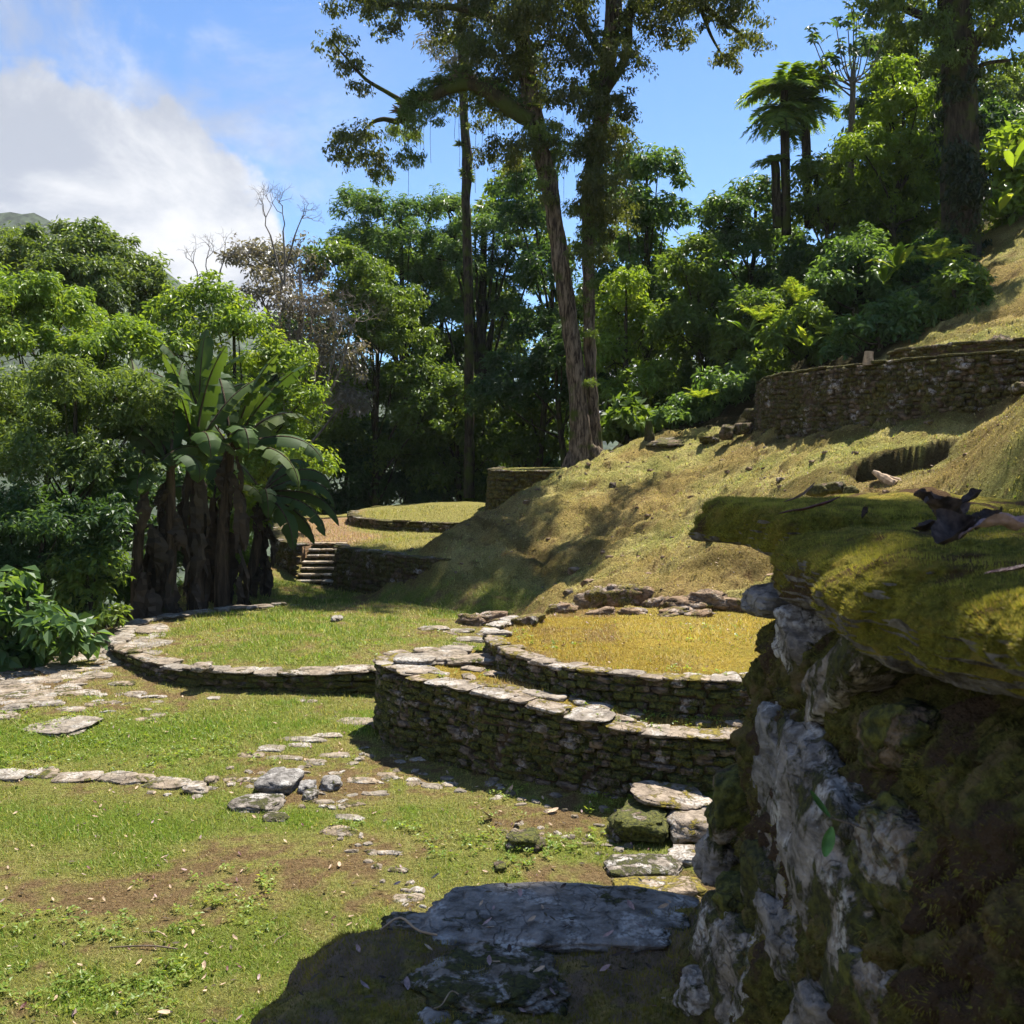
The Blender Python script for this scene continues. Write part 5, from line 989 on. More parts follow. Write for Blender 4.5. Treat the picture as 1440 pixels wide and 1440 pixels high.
def fern(label, u, v, Y, Lp, n, seed, mat='leaf_lime', e0=.6, spread=2 * math.pi, a0=0):
    r = np.random.default_rng(seed); root = thing('fern', label, 'fern', 'ferns at the foot of the hillside'); c = P(u, v, Y)
    for k in range(n):
        a = a0 + spread * (k + r.random() * .5) / n; e = e0 + r.uniform(-.25, .3); (V, F), _ = frond(c, (math.cos(a) * math.cos(e), math.sin(a) * math.cos(e), math.sin(e)), Lp / 1440 * Y * r.uniform(.8, 1.2), r, 20, .2, r.uniform(.25, .45), .03)
        leaves_obj('frond', [(V, F, .4 + .6 * r.random(len(F)))], M[mat], root)
fern('yellow-green fern with upright sunlit frond above the upper wall', 1122, 425, 27.5, 52, 7, 1, e0=1.0)
fern('big fern lit from behind, left of the upright one', 1068, 450, 27.5, 46, 9, 2)
fern('fern arching over the dark bush beside the ivy-clad trunk', 1320, 365, 26, 60, 9, 3, 'leaf_mid', .5)
fern('small fern on the ridge beside the pale bush', 985, 560, 27.5, 34, 9, 4)
fern('fern half hidden in the low bush above the wall end', 1165, 470, 26.5, 36, 8, 5, 'leaf_mid')
# ---- cecropia
def star(c, n_, R_, r, lobes=8):
    Vs = []; a0 = r.random() * 6; N = unit(np.array([n_]))[0]; x = unit(np.cross(N, [0.3, .9, .1])[None])[0]; y = np.cross(N, x)
    a = a0 + np.arange(lobes) * 2 * np.pi / lobes * .9; D = np.cos(a)[:, None] * x + np.sin(a)[:, None] * y - N * .25; return leaf_geo(np.repeat(c[None], lobes, 0), np.repeat(N[None], lobes, 0), D, np.full(lobes, R_), np.full(lobes, R_ * .42), .1, .2)
ce = thing('cecropia_tree', 'slim pale tree with star-shaped leaves against the sky right of the palms', 'tree')
rc = np.random.default_rng(8); cpz = []; sts = []
cpz.append(ptube([(1197, 340), (1197, 200), (1199, 140), (1200, 100)], [5, 4.5, 4, 3.5], 35, 8, .1, 5, 1))
for tip in [(1140, 48), (1150, 58), (1165, 70), (1178, 90), (1192, 30), (1205, 20), (1175, 30), (1215, 45), (1225, 60), (1235, 80), (1185, 60), (1210, 70), (1160, 90), (1245, 50), (1200, 5), (1168, 105), (1238, 105)]:
    j = (1199 + rc.normal() * 2, 105 + rc.random() * 30); cpz.append(ptube([j, ((j[0] * .45 + tip[0] * .55), (j[1] * .6 + tip[1] * .4) + 6), (tip[0], tip[1])], [1.3, .9, .6], 35 + rc.normal() * .3, 5, 0, 4))
    for _ in range(4): sts.append(star(P(tip[0] + rc.normal() * 7, tip[1] + rc.normal() * 5, 35 + rc.normal() * .3), (rc.normal() * .5, -.6 + rc.normal() * .4, .8), 10 / 1440 * 35, rc))
V, F = cat_mesh(cpz); link('trunk', mesh_np('trunk', V, F, M['bark_pale']), ce); V, F = cat_mesh(sts); leaves_obj('crown', [(V, F, rc.random(len(F)))], M['leaf_dark'], ce)
# ---- ivy-clad trunk at the right
iv = thing('ivy_tree', 'thick ivy-clad dark trunk near the right edge, top out of the picture', 'tree')
V, F = ptube([(1352, 430), (1350, 330), (1350, 240), (1352, 150), (1348, 80), (1342, 0), (1338, -100)], [30, 26, 24, 23, 22, 20, 17], 30, 16, .2, 8, 5); link('trunk', mesh_np('trunk', V, F, M['bark_dark']), iv)
for k, (pts, rr) in enumerate([([(1350, 90), (1380, 50), (1410, 20), (1450, -10)], [9, 7, 6, 4]), ([(1345, 70), (1310, 30), (1270, 10), (1230, -20)], [8, 6, 5, 3]), ([(1345, 20), (1370, -30), (1400, -70)], [8, 6, 4]), ([(1345, 60), (1330, 10), (1310, -50)], [7, 6, 4]), ([(1352, 110), (1385, 90), (1420, 85)], [5, 3, 2])]):
    V, F = ptube(pts, rr, 30, 7, .2, 5, k); link('branch', mesh_np('branch', V, F, M['bark_dark']), iv)
ri = np.random.default_rng(99)
lv('ivy', [(1350 + ri.normal() * 8, v, 24) for v in range(110, 410, 14)] + [(1335, 330, 22), (1368, 350, 20)], 30, 'leaf_ivy', iv, .8, 7, ri, hang=1.2, up=-.1, clump=.4, ncl=16, flat=1.2)
lv('crown', [(1250, 25, 34), (1290, 12, 40), (1270, 55, 22), (1310, 45, 30), (1350, 40, 36), (1385, 20, 44), (1345, 85, 30), (1395, 60, 30), (1420, 35, 36), (1375, 100, 20), (1325, 85, 20), (1225, 5, 26), (1320, -30, 60), (1400, -40, 60), (1260, -40, 50), (1440, -10, 46), (1430, 85, 14)], 30, 'leaf_olive', iv, .85, 6, ri, hang=.9, up=.1, clump=.36, ncl=24)
# ---- dead twiggy trees and brushwood
def twig_tree(label, stems, Y, seed, n=6, name='bare_tree', Lp=26, mat='bark_pale', depth=4, w=1.6):
    r = np.random.default_rng(seed); root = thing(name, label, 'tree', 'leafless trees'); parts = []
    def grow(p, d, L, rad, k):
        q = p + unit(d[None])[0] * L; m = (p + q) / 2 + r.normal(size=3) * L * .08; parts.append(tube(np.array([p, m, q]), np.array((rad, rad * .85, rad * .7)), 4))
        if k > 0:
            for _ in range(r.integers(2, 4)): grow(q, unit((d + r.normal(size=3) * .75 + np.array((0, 0, .25)))[None])[0], L * r.uniform(.6, .85), rad * .62, k - 1)
    for (u0, v0, u1, v1) in stems:
        a, b = P(u0, v0, Y), P(u1, v1, Y); q = spline([a, (a + b) / 2 + r.normal(size=3) * .1, b], 4); parts.append(tube(q, np.linspace(w * 1.6, w, len(q)) / 1440 * Y, 5)); grow(b, unit((b - a)[None])[0], Lp / 1440 * Y, w * .8 / 1440 * Y, depth)
    V, F = cat_mesh(parts); link('branches', mesh_np('branches', V, F, M[mat]), root); return root
twig_tree('leafless grey tree against the cloud between the left trees and the greyish one', [(295, 420, 292, 385), (300, 425, 310, 380), (290, 430, 278, 390)], 34, 1, Lp=20, w=1.2)
twig_tree('bare twigs reaching above the greyish tree, two long curved arms', [(398, 400, 380, 330), (400, 400, 398, 325), (395, 380, 415, 330)], 32, 2, Lp=24, w=1.2)
twig_tree('tangle of pale dead brushwood right behind the banana plants', [(430, 600, 440, 500), (450, 590, 470, 500), (420, 560, 425, 470), (400, 640, 410, 540), (460, 560, 490, 480)], 30.5, 3, Lp=30, w=1.3, depth=5)
# ---- bananas
def banana_leaf(p0, az_, el0, L, W, bend, r, fold=.5, tears=5, twist=0.0, nl=16):
    """long blade on a curved midrib, split along its veins"""
    q = [np.array(p0, float)]; e = el0; pet = .22
    for k in range(nl): e2 = e - bend * (k / nl) ** 1.1 * 2 / nl * 1.2; e = e2; q.append(q[-1] + np.array((math.cos(az_) * math.cos(e), math.sin(az_) * math.cos(e), math.sin(e))) * L / nl)
    q = np.array(q); t = unit(np.gradient(q, axis=0)); s0 = np.array((-math.sin(az_), math.cos(az_), 0)); s = unit(s0 + np.cross(t, s0) * twist); n = np.cross(t, s); n = n * np.sign(n[:, 2:3].mean() + 1e-6)
    ts = np.linspace(0, 1, nl + 1); wd = W * .5 * np.where(ts < pet * .6, .04, np.sin(np.pi * np.clip((ts - pet * .6) / (1 - pet * .6), 0, 1) ** .8) ** .55 + .02)
    parts = []; Vs, Fs, off = [], [], 0; cuts = set(r.choice(np.arange(4, nl), min(tears, nl - 5), replace=False))
    for sg in (-1, 1):
        k = 1; 
        while k < nl + 1:
            e_ = k
            while e_ < nl and e_ not in cuts: e_ += 1
            dr = r.uniform(-.35, .55) + fold; rows = []
            for j in range(k - 1, e_ + 1):
                w_ = wd[j] * (1 if (j != e_ or e_ == nl) else .93)
                rows += [q[j], q[j] + s[j] * sg * w_ * .5 + n[j] * w_ * (.12 - dr * .25), q[j] + s[j] * sg * w_ * (1 - .12 * dr) + n[j] * w_ * (-dr * .75 + .05) + t[j] * w_ * .12]
            m = e_ - k + 2; Vs.append(np.array(rows)); F = []
            for j in range(m - 1):
                for c_ in range(2): a_ = off + j * 3 + c_; F.append([a_, a_ + 1, a_ + 4, a_ + 3])
            Fs += F; off += len(rows); k = e_ + 1
    return np.vstack(Vs), np.array(Fs), tube(q, np.linspace(.03, .006, nl + 1) * L / 1.8, 5)
def banana(label, u, v, Y, htp, leaves, seed, stem_r=8, hang=8, big=1.02):
    r = np.random.default_rng(seed); root = thing('banana_plant', label, 'banana plant', 'banana plants clumped beside the path'); b = P(u, v, Y); b[2] = min(b[2], H1(b[0], b[1])) - .05; top = P(htp[0], htp[1], Y); m_ = Y / 1440
    q = spline([b, (b + top) / 2 + np.array((r.normal() * .05, 0, 0)), top], 8); V, F = tube(q, np.linspace(stem_r * 1.35, stem_r * .6, len(q)) * m_, 12, .1, seed=seed); link('stem', mesh_np('stem', V, F, M['banana_stem']), root)
    for (az_, el_, L, W, bend, fold, dead) in leaves:
        V, F, (v2, f2) = banana_leaf(top + np.array((0, 0, -r.random() * .12)), math.radians(az_), math.radians(el_), L * m_ * big, W * m_ * big, bend, r, fold, r.integers(7, 13), r.normal() * .25)
        lf = link('leaf', mesh_np('leaf', V, F, M['banana_dead' if dead else 'banana'], True, {'rnd': ('FACE', 'FLOAT', np.full(len(F), r.random()))}), root); link('midrib', mesh_np('midrib', v2, f2, M['banana_stem']), lf)
    for k in range(hang * 2):
        a = r.random() * 2 * np.pi; z0 = top - np.array((0, 0, r.uniform(-.05, .9 * (top[2] - b[2])))) + np.array((math.cos(a), math.sin(a), 0)) * stem_r * m_ * .8; Ld = min(r.uniform(45, 110) * m_, z0[2] - b[2] - .05)
        if Ld < .25: continue
        nn_ = 12; ts = np.linspace(0, 1, nn_); out_ = np.array((math.cos(a), math.sin(a), 0)); sd_ = np.array((-math.sin(a), math.cos(a), 0)); cx_ = z0 + out_ * (.16 * np.sin(ts * 2.6))[:, None] * r.uniform(.3, 1) + sd_ * (r.normal() * .08 * ts)[:, None] - np.array((0, 0, 1)) * (Ld * ts)[:, None]
        wv = r.uniform(5, 13) * m_ * (np.sin(np.pi * np.clip(ts * .9 + .08, 0, 1)) ** .6) * (.6 + .7 * r.random(nn_)); tw_ = r.normal() * 1.5
        sv = sd_ * np.cos(tw_ * ts)[:, None] + out_ * np.sin(tw_ * ts)[:, None]; nv_ = np.cross(sv, [0, 0, 1])
        V = np.stack((cx_ - sv * wv[:, None], cx_ - sv * wv[:, None] * .4 + nv_ * wv[:, None] * .5, cx_ + sv * wv[:, None] * .3 + nv_ * wv[:, None] * .2, cx_ + sv * wv[:, None]), 1).reshape(-1, 3); V += .012 * r.normal(size=V.shape)
        j_ = (np.arange(nn_ - 1)[:, None] * 4 + np.arange(3)[None]).ravel(); F = np.c_[j_, j_ + 1, j_ + 5, j_ + 4]
        link('dead_leaf', mesh_np('dead_leaf', V, F, M['banana_dead'], False, {'rnd': ('FACE', 'FLOAT', r.random(len(F)) * .6 + .4 * r.random())}), root)
M['banana_stem'] = mat_bark('banana_stem', (.05, .035, .022), (.13, .09, .055), .15, (.05, .06, .02), .12)
# azimuth: 0 right, 90 away, 180 left, 270 towards the camera
banana('tallest banana plant, dark upright leaves fanning from the middle of the clump', 278, 880, 20.3, (272, 640), [(200, 86, 150, 40, .5, .4, 0), (340, 80, 165, 44, .5, .4, 0), (20, 62, 170, 46, .8, .4, 0), (150, 66, 170, 44, 1.0, .4, 0), (270, 70, 150, 44, 1.3, .5, 0), (230, 40, 120, 42, 2.0, .5, 0), (300, 45, 130, 44, 2.2, .5, 0), (10, 35, 130, 40, 2.2, .5, 0), (170, 35, 130, 40, 2.3, .6, 0), (90, 55, 150, 42, 1.2, .4, 0)], 21, 9, 9)
banana('banana plant with broad leaves held up to the right, over the brushwood', 312, 872, 20.9, (325, 628), [(15, 58, 165, 50, .5, .3, 0), (350, 72, 150, 48, .5, .3, 0), (40, 45, 150, 46, 1.4, .5, 0), (0, 22, 150, 42, 1.6, .5, 0), (330, 8, 150, 40, 1.5, .5, 0), (300, 40, 120, 44, 2.4, .5, 0), (180, 60, 130, 42, 1.2, .4, 0), (120, 70, 150, 44, .8, .4, 0), (250, 20, 110, 40, 2.4, .6, 0)], 22, 9, 9)
banana('banana plant with one big pale folded leaf hanging to the left', 235, 886, 19.6, (240, 655), [(195, 35, 110, 50, 2.4, .5, 0), (255, 25, 110, 54, 2.6, .4, 0), (320, 30, 100, 46, 2.5, .4, 0), (150, 70, 150, 44, .9, .4, 0), (90, 80, 160, 42, .6, .4, 0), (110, 60, 190, 46, .9, .4, 0), (20, 50, 110, 40, 1.8, .5, 0), (220, 60, 130, 42, 1.4, .4, 0)], 23, 9, 9)
banana('banana plant whose leaves droop over the path towards the stairs', 345, 845, 22.4, (368, 690), [(350, 25, 130, 30, 1.8, .8, 0), (335, 0, 130, 30, 1.3, .8, 0), (10, 40, 120, 32, 2.0, .8, 0), (310, -15, 125, 28, 1.2, .8, 0), (0, 5, 130, 28, 1.4, .9, 0), (60, 50, 120, 34, 1.4, .6, 0), (170, 55, 110, 34, 1.5, .6, 0), (345, -20, 110, 26, 1.0, .9, 0), (290, 20, 100, 28, 2.2, .8, 0)], 24, 7, 6)
banana('banana plant at the back of the clump with two leaves standing above the others', 265, 862, 22.6, (280, 580), [(80, 84, 120, 42, .3, .2, 0), (200, 75, 130, 40, .8, .4, 0), (340, 66, 120, 38, .9, .4, 0), (160, 50, 140, 40, 1.2, .5, 0), (10, 50, 120, 36, 1.5, .5, 0)], 25, 7, 5)
banana('leftmost banana plant, its stem in deep shade and leaf pointing up left', 195, 892, 19.2, (205, 680), [(165, 55, 120, 36, 1.6, .6, 0), (200, 30, 100, 36, 2.4, .6, 0), (120, 75, 200, 40, .5, .4, 0), (30, 60, 110, 36, 1.6, .5, 0), (280, 40, 90, 34, 2.4, .6, 0)], 26, 8, 8)
banana('slim banana stem without crown between the leftmost and the folded-leaf plant', 215, 888, 19.9, (222, 740), [(210, 20, 80, 28, 2.4, .8, 1), (330, 20, 80, 28, 2.4, .8, 1)], 27, 7, 9)
banana('rear right banana stem beside the sunlit shrub', 296, 868, 21.8, (300, 700), [(340, 40, 100, 36, 2.0, .7, 0), (210, 40, 90, 32, 2.2, .7, 0), (90, 60, 110, 36, 1.2, .5, 0)], 28, 7, 8)
# broad-leaved plants on the right hillside
def broad(label, u, v, Y, n, L, seed):
    r = np.random.default_rng(seed); root = thing('broad_leaved_plant', label, 'plant', 'wild plantains on the hillside'); c = P(u, v, Y)
    for k in range(n):
        V, F, (v2, f2) = banana_leaf(c, r.random() * 6.28, r.uniform(.7, 1.4), L * Y / 1440 * r.uniform(.8, 1.2), L * .26 * Y / 1440, r.uniform(.6, 1.5), r, .4, 2, 0, 10)
        link('leaf', mesh_np('leaf', V, F, M['leaf_lime'], True, {'rnd': ('FACE', 'FLOAT', np.full(len(F), r.random()))}), root)
broad('wild plantain with one bright leaf left of the ivy-clad trunk', 1262, 380, 28, 6, 48, 1); broad('wild plantain leaves catching the sun beside the dark bush', 1242, 400, 28, 5, 40, 2); broad('wild plantain low down beside the ferns', 1138, 490, 26.8, 5, 34, 3)
broad('wild plantain leaf cluster at the right edge below the broad-leaved bush', 1405, 300, 30, 7, 44, 4); broad('wild plantain standing highest at the right edge', 1425, 240, 30.5, 6, 50, 5); broad('wild plantain left of the ferns over the ridge', 1052, 470, 27.2, 5, 34, 6)
# ---- tree outside the picture on the right whose high boughs shade the near wall
sh = thing('shade_tree', 'tall tree at the right outside the picture, its high boughs shade the near wall', 'tree')
V, F = tube(spline([(10.5, 10.5, 3.6), (10.3, 10.6, 8), (9.5, 10.3, 12), (8.2, 9.6, 15), (8, 9.5, 18)], 8), np.linspace(.45, .15, 33), 12, .2); V2, F2 = tube(spline([(9.5, 10.3, 12), (7.5, 9.2, 14), (5.4, 8.2, 15), (3.8, 7.4, 15.4)], 6), np.linspace(.2, .05, 19), 8); V3, F3 = tube(spline([(9.8, 10.4, 11), (10.2, 14, 13), (10.3, 17.5, 15)], 6), np.linspace(.22, .06, 13), 8)
V, F = cat_mesh([(V, F), (V2, F2), (V3, F3)]); link('trunk', mesh_np('trunk', V, F, M['bark_dark']), sh)
rs_ = np.random.default_rng(4); SB = []
def shade_at(x, y, z, zc, rx, ry=None, rz=.6):
    k = (zc - z) / SDIR.z; SB.append(((x + SDIR.x * k, y + SDIR.y * k, zc), (rx, ry or rx, rz)))
for a in ((-.50, 3.12, 1.9, 14.5, .24), (-.1, 2.85, 1.9, 14.8, .36), (.30, 3.05, 1.9, 15.2, .30), (.42, 3.45, 1.9, 14.7, .22), (-.25, 3.4, 1.9, 15.1, .22), (-.80, 2.9, 1.9, 14.6, .2), (-.3, 2.3, 1.9, 15.4, .7), (.5, 2.4, 1.9, 14.2, .6),
          (1.3, 3.3, 3.3, 15, .17), (1.75, 2.7, 3.3, 14.6, .2), (2.1, 3.6, 3.3, 15.2, .24), (2.6, 2.7, 3.3, 15, .32), (1.38, 2.1, 3.3, 15, .16), (1.5, 1.2, 3.3, 14.6, .26), (2.2, 1.6, 3.3, 15, .4), (.95, 2.75, 3.3, 14.6, .07), (.92, 1.95, 3.3, 14.8, .08), (.8, 2.35, 3.3, 15.1, .05), (1.1, 2.5, 3.3, 14.4, .08), (.72, 1.62, 3.3, 15, .05), (2.8, 3.8, 3.3, 15, .4),
          (6.1, 12.9, 3.2, 15, .45), (6.9, 12.6, 3.2, 15.2, .8), (7.6, 13.0, 3.2, 15, .9), (6.6, 11.8, 3.1, 14.8, .7)): shade_at(*a)
n = 20000; V, F, rv, p = blob_leaves(SB, n, .16, rs_, asp=.5, ncl=40, clump=.42, up=.8, shell=.0); leaves_obj('crown', [(V, F, rv)], M['leaf_mid'], sh)
print('plants', LEAFN, round(time.time() - T0, 1))
# ------------------------------------------------------------------ small things
def curl_leaf(name, mat, c, L, W, az_, tilt, curl, seed, crump=.0, nl=14, nw=7, cup=.4):
    r = np.random.default_rng(seed); ts = np.linspace(0, 1, nl); ws = np.linspace(-1, 1, nw); V = []
    for t_ in ts:
        w_ = W * .5 * math.sin(math.pi * min(max(t_ * .94 + .03, 0), 1)) ** .7; a = curl * t_
        x = L * (math.sin(a) / max(curl, 1e-3) if curl else t_); z = L * ((1 - math.cos(a)) / max(curl, 1e-3) if curl else 0)
        for s_ in ws: V.append((x, s_ * w_ * (1 - .3 * cup), z + cup * w_ * s_ * s_))
    V = np.array(V); V += crump * np.stack([fbm(V / L * 3, 1.3, 3, seed + k) for k in range(3)], 1) * L
    i = (np.arange(nl - 1)[:, None] * nw + np.arange(nw - 1)[None]).ravel(); me = mesh_np(name, V, np.c_[i, i + 1, i + nw + 1, i + nw], mat, True, {'rnd': ('FACE', 'FLOAT', np.full(len(i), r.random()))})
    o = put(name, me, c, (0, -tilt, az_)); return o
M['dead_red'] = mat_plain('dead_leaf_reddish', (.10, .035, .03), .45, .4, 60)
M['dead_pale'] = mat_plain('dead_leaf_pinkish', (.32, .22, .21), .6, .3, 60)
M['dead_black'] = mat_plain('dead_leaf_blackened', (.05, .035, .028), .8, .6, 50)
M['dead_tan'] = mat_plain('dead_leaf_tan', (.42, .30, .20), .7, .3, 60)
M['fresh'] = mat_plain('fresh_leaf', (.10, .20, .04), .45, .25, 40)
dg = 'dead leaves on the coping of the near wall'
tz0 = 3.335
tag(curl_leaf('dead_leaf', M['dead_pale'], tuple(G(1100, 706, 3.325)), .11, .03, -.5, .1, .9, 1, .03), 'pinkish curled dead leaf standing on the mossy coping at its left end', 'leaf', dg)
tag(curl_leaf('dead_leaf', M['dead_red'], tuple(G(1095, 722, 3.325)), .15, .035, -.15, .02, .5, 2, .03), 'long dark red dead leaf lying under the pinkish curled one', 'leaf', dg)
tag(curl_leaf('dead_leaf', M['dead_red'], tuple(G(1385, 806, 3.325)), .09, .02, .1, .0, .4, 3, .03), 'dark red leaf sliver at the right edge of the coping', 'leaf', dg)
cl = thing('dead_leaf', 'big crumpled black and brown dead leaf on the coping near the right edge', 'leaf', dg)
for k, (u, v, Y, L, W, a, ti, cu, m_) in enumerate([(1283, 740, 1.95, .10, .05, .0, .1, .6, 'dead_black'), (1320, 765, 1.85, .13, .10, .6, .5, 1.6, 'dead_black'), (1335, 748, 1.9, .10, .09, 1.2, .6, 1.9, 'dead_black'), (1370, 752, 1.9, .09, .07, .4, .6, 1.9, 'dead_black'), (1345, 765, 1.8, .15, .06, -.2, .1, .8, 'dead_pale'), (1335, 728, 2.0, .10, .07, 2.4, .5, 1.5, 'dead_black'), (1350, 750, 1.85, .11, .08, 3.6, .6, 1.4, 'dead_black')]):
    pz = G(u, v + 8, 3.325); pz[2] += .006 * k; o = curl_leaf('lobe', M[m_], tuple(pz), L * .8, W * .9, a, ti * .1, cu * .4, 20 + k, .16, cup=.8); o.parent = cl
tag(curl_leaf('dead_leaf', M['dead_black'], tuple(G(1350, 708, 3.31)), .09, .05, .3, .03, .9, 31, .1, cup=.8), 'dark curled leaf farther back on the terrace top, right', 'leaf', dg)
tag(curl_leaf('dead_leaf', M['dead_black'], tuple(G(1212, 728, 3.325)), .03, .025, .3, .4, 1.2, 33, .1, cup=.8), 'tiny black leaf scrap in the middle of the coping', 'leaf', dg)
# seedling on the face of the near wall
pp = on_face(1196, 1150, .07); sdl = thing('seedling', 'seedling with two green leaves growing from the face of the near wall', 'plant')
for k, (du, dv, L, W, a, ti, cu) in enumerate([(0, 0, .055, .022, 2.4, .5, .6), (8, 10, .06, .024, 4.2, -.9, .5)]):
    o = curl_leaf('leaf', M['fresh'], tuple(pp + np.array((-.035, -.01 * k, -.012 * k))), L, W, a, ti, cu, 40 + k, 0); o.parent = sdl
V, F = tube(np.array([pp + np.array((.05, 0, -.03)), pp + np.array((0, 0, -.01)), pp + np.array((-.035, 0, 0))]), .0015, 5); link('stem', mesh_np('stem', V, F, M['twig']), sdl)
# wooden bits on the slope
def wood(name, label, cat, q, rad, seed, mat='wood', ns=9):
    V, F = tube(spline(q, 5), rad if np.isscalar(rad) else np.interp(np.linspace(0, 1, 5 * (len(q) - 1) + 1), np.linspace(0, 1, len(rad)), rad), ns, .35, seed=seed)
    n_ = len(V); Vt = V.copy(); cF = []
    for base_, c_ in ((0, V[:ns].mean(0)), (n_ - ns, V[n_ - ns:].mean(0))):
        Vt = np.vstack((Vt, c_[None])); ci = len(Vt) - 1
        for j in range(ns): cF.append([base_ + j, base_ + (j + 1) % ns, ci, ci])
    me = bpy.data.meshes.new(name); me.from_pydata([tuple(v) for v in Vt], [], [list(f) for f in F] + [f[:3] for f in cF]); me.materials.append(M[mat]); return tag(link(name, me), label, cat)
w1 = hit(1244, 678); m_ = w1[1] / 1440
wood('driftwood', 'broken pale piece of wood leaning in the slope below the hollow', 'wood', [w1 + np.array((-14 * m_, .1, 14 * m_)), w1 + np.array((0, .0, 4 * m_)), w1 + np.array((12 * m_, -.1, -4 * m_))], [3 * m_, 7 * m_, 7 * m_], 1)
wood('driftwood', 'thin pale piece of wood lying right of the leaning one', 'wood', [w1 + np.array((4 * m_, .05, 8 * m_)), w1 + np.array((20 * m_, .0, 1 * m_)), w1 + np.array((34 * m_, -.1, -4 * m_))], [2 * m_, 4 * m_, 3 * m_], 2)
s1 = P(1221, 503, 20.2); m_ = s1[1] / 1440; s1[2] = 4.98
wood('tree_stump', 'short wooden post stump standing on the upper terrace rim', 'stump', [s1, s1 + np.array((0, 0, 10 * m_)), s1 + np.array((.01, 0, 19 * m_))], [8 * m_, 7 * m_, 6 * m_], 3)
s2 = hit(913, 622); m_ = s2[1] / 1440
wood('tree_stump', 'dark slender stump on the ridge right of the giant tree', 'stump', [s2, s2 + np.array((0, 0, 14 * m_)), s2 + np.array((-.02, 0, 30 * m_))], [9 * m_, 6 * m_, 4 * m_], 4, 'bark_moss')
# fallen sticks
def stick(label, u0, v0, u1, v1, r_, z=None, mat='twig', seed=0):
    a = hit(u0, v0) if z is None else G(u0, v0, z); b = hit(u1, v1) if z is None else G(u1, v1, z); a = a + np.array((0, 0, .012)); b = b + np.array((0, 0, .012)); r = np.random.default_rng(seed)
    mids = [a + (b - a) * f + np.array((0, r.normal() * .015, abs(r.normal()) * .012)) for f in (.33, .66)]; V, F = tube(spline([a] + mids + [b], 4), r_, 5, .2); return tag(link('stick', mesh_np('stick', V, F, M[mat])), label, 'stick', 'fallen sticks')
stick('thin dry stick lying across the near lawn at the lower left', 155, 1336, 250, 1338, .006, seed=1)
stick('short pale stick above the long one on the near lawn', 200, 1314, 235, 1320, .004, mat='wood', seed=2)
stick('straight twig lying on the shaded ledge over the slab', 535, 1313, 615, 1320, .004, 1.96, 'wood', 3)
stick('pale thin twig slanting on the shaded ledge near the bottom', 610, 1424, 645, 1404, .002, 1.95, 'wood', 4)
stick('little twig in the grass right of the bare patch', 385, 1330, 402, 1316, .004, seed=5)
# leaf litter: pale and brown dead leaves dropped on turf, slope, terraces and ledge
R5 = random.Random(5); lit = [curl_leaf('litter', M[m], (0, 0, -50), .075, .035, 0, 0, c_, 60 + k, .06, 4, 3).data for k, (m, c_) in enumerate([('dead_tan', .6), ('dead_tan', 1.3), ('dead_pale', .9), ('leaf_dead', .4), ('dead_red', .8), ('dead_black', .7)])]
for o in [o for o in list(scene.objects) if o.name.startswith('litter')]: bpy.data.objects.remove(o)
lgp = 'dead leaves dropped on the lawn'
named = [(697, 1152, 30, 'pale curled dead leaf on the lawn before the middle terrace, left one of a pair'), (730, 1160, 24, 'pale dead leaf right beside the curled one before the middle terrace'), (775, 1146, 20, 'dead leaf standing up against the foot of the middle terrace wall'), (716, 1118, 16, 'small pale leaf in the shadow of the middle terrace wall'),
         (293, 1370, 16, 'white leaf scrap on the near lawn left of the ledge'), (290, 1383, 12, 'tiny white scrap just below the other on the near lawn'), (300, 1330, 16, 'brown curled leaf on the near lawn'), (395, 1312, 14, 'pale leaf in the grass above the ledge'), (250, 1428, 22, 'pinkish dead leaf at the bottom left'), (140, 1362, 14, 'brown leaf on the near lawn at the left'), (482, 1222, 14, 'pale leaf on the bare earth in the middle of the lawn')]
for u, v, wd, lab in named:
    g = hit(u, v); m_ = g[1] / 1440; k = wd * m_ / .075; o = put('fallen_leaf', R5.choice(lit[:3]), (g[0] - .03, g[1], g[2] + .02), (R5.uniform(-.3, .3), R5.uniform(-.3, .2), R5.random() * 6), (k, k, k)); tag(o, lab, 'leaf', lgp)
def litter(name, spots, label, parent=None):
    Vs, Fs, off, MI = [], [], 0, []
    for (x, y, z, k, mi) in spots:
        me = lit[mi]; n = len(me.vertices); V = np.empty(n * 3, np.float32); me.vertices.foreach_get('co', V); V = V.reshape(-1, 3) * k
        a = R5.random() * 6.28; t_ = R5.uniform(-.4, .4); V = V @ np.array(Matrix.Rotation(t_, 3, 'X')) @ np.array(Matrix.Rotation(a, 3, 'Z')) + np.array((x, y, z)); m = len(me.polygons); F = np.empty(m * 4, np.int32); me.polygons.foreach_get('vertices', F); Vs.append(V); Fs.append(F.reshape(-1, 4) + off); MI += [mi] * m; off += n
    me = mesh_np(name, np.vstack(Vs), np.vstack(Fs), None); 
    for l_ in lit: me.materials.append(l_.materials[0])
    me.polygons.foreach_set('material_index', np.array(MI, np.int32)); o = link(name, me, parent); return tag(o, label, 'leaf litter' if parent is None else None, kind='stuff')
rr = np.random.default_rng(12); x, y = wedge(2600, 5.6, 26, .55, rr); q, stp_ = samp(x, y); ok = (x > -8) & (stp_ < 1.5) & ~((y < 9) & (x > 2.2))
litter('leaf_litter', [(a, b, c + .012, rr.uniform(.25, .8), int(rr.choice([0, 0, 1, 2, 3, 3, 4]))) for a, b, c in zip(x[ok], y[ok], q[ok, 0])], 'small dry leaves sprinkled over lawn and slope')
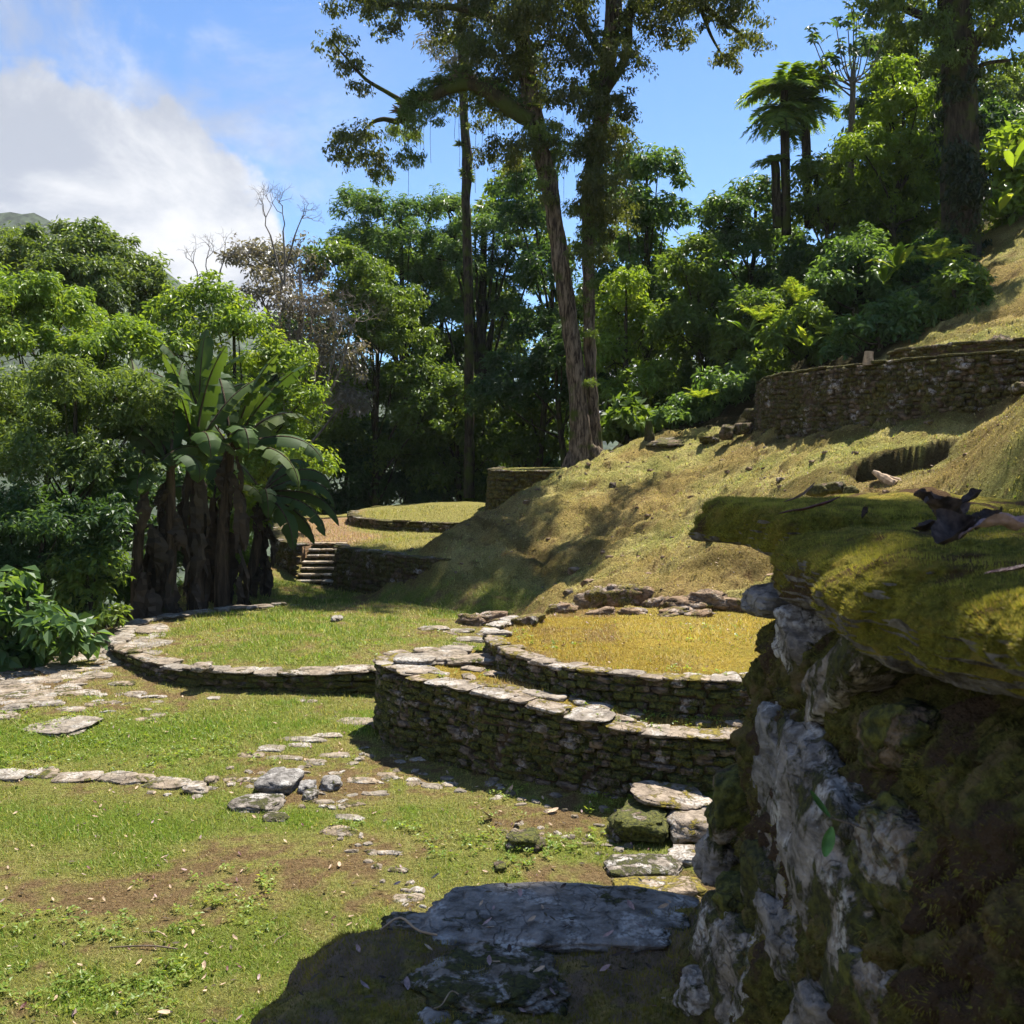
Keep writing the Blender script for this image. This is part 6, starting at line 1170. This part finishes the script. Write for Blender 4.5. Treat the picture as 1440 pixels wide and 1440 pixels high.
litter('leaf_litter', [(a, b, 1.965, rr.uniform(.2, .6), int(rr.choice([0, 3, 2, 5]))) for a, b in zip(rr.uniform(-.6, .6, 70), rr.uniform(2.6, 3.5, 70))], 'bits of dry leaf on the shaded ledge', lg)
# tiny weeds with light leaves in the turf
def weeds(name, spots, parent=None, L=.03, mat='leaf_lime', label=None):
    r = np.random.default_rng(3); C_, N_, D_, L_ = [], [], [], []
    for (x, y, z, k) in spots:
        m = 6; a = r.random(m) * 6.28; C_.append(np.c_[x + r.normal(size=m) * .015, y + r.normal(size=m) * .015, np.full(m, z + .02) + r.random(m) * .03]); D_.append(np.c_[np.cos(a), np.sin(a), r.random(m) * .5]); N_.append(np.c_[r.normal(size=(m, 2)) * .4, np.ones(m)]); L_.append(np.full(m, L * k))
    C_, N_, D_, L_ = map(np.concatenate, (C_, N_, D_, L_)); V, F = leaf_geo(C_, N_, D_, L_, L_ * .55); o = leaves_obj(name, [(V, F, r.random(len(F)) * .6 + .4)], M[mat], parent, 'stuff'); return tag(o, label, None if parent else 'weeds')
x, y = wedge(9000, 6, 17, .55, rr); n_ = fbm(np.c_[x, y], .8, 3, 44) + .5 * fbm(np.c_[x, y], 3, 2, 45); gb_ = G2(150, 1050); n_ = n_ + .7 * np.exp(-(((x - gb_[0]) / 2.6) ** 2 + ((y - gb_[1]) / 1.3) ** 2)); q, stp_ = samp(x, y); ok = (n_ > .22) & (q[:, 5] < .35) & (q[:, 7] < .3) & (stp_ < 1)
weeds('clover_weeds', [(a, b, c, rr.uniform(.7, 1.6)) for a, b, c in zip(x[ok], y[ok], q[ok, 0])], label='small light-leaved weeds mixed in the lawn')
tot = sum(len(m.polygons) * (1 if len(m.polygons[0].vertices) == 3 else 2) for m in bpy.data.meshes if m.users and len(m.polygons))
print('total tris', tot, round(time.time() - T0, 1))


# ------------------------------------------------------------------ air
hb = bpy.data.meshes.new('haze'); X0, X1, Z0, Z1 = -1300, 1300, -75, 260
hb.from_pydata([(x, y, z) for z in (Z0, Z1) for y in (X0, X1) for x in (X0, X1)], [], [(0, 2, 3, 1), (4, 5, 7, 6), (0, 1, 5, 4), (2, 6, 7, 3), (0, 4, 6, 2), (1, 3, 7, 5)])
hm = bpy.data.materials.new('haze'); hm.use_nodes = True; ht = NT(hm.node_tree); ht.n.clear(); ho = ht.n.new('ShaderNodeOutputMaterial'); hv = ht.n.new('ShaderNodeVolumePrincipled')
hv.inputs['Color'].default_value = (.86, .93, 1, 1); hv.inputs['Density'].default_value = .00014; hv.inputs['Anisotropy'].default_value = .2; ht.l.new(hv.outputs[0], ho.inputs['Volume']); hb.materials.append(hm)
tag(link('haze', hb), kind='stuff')
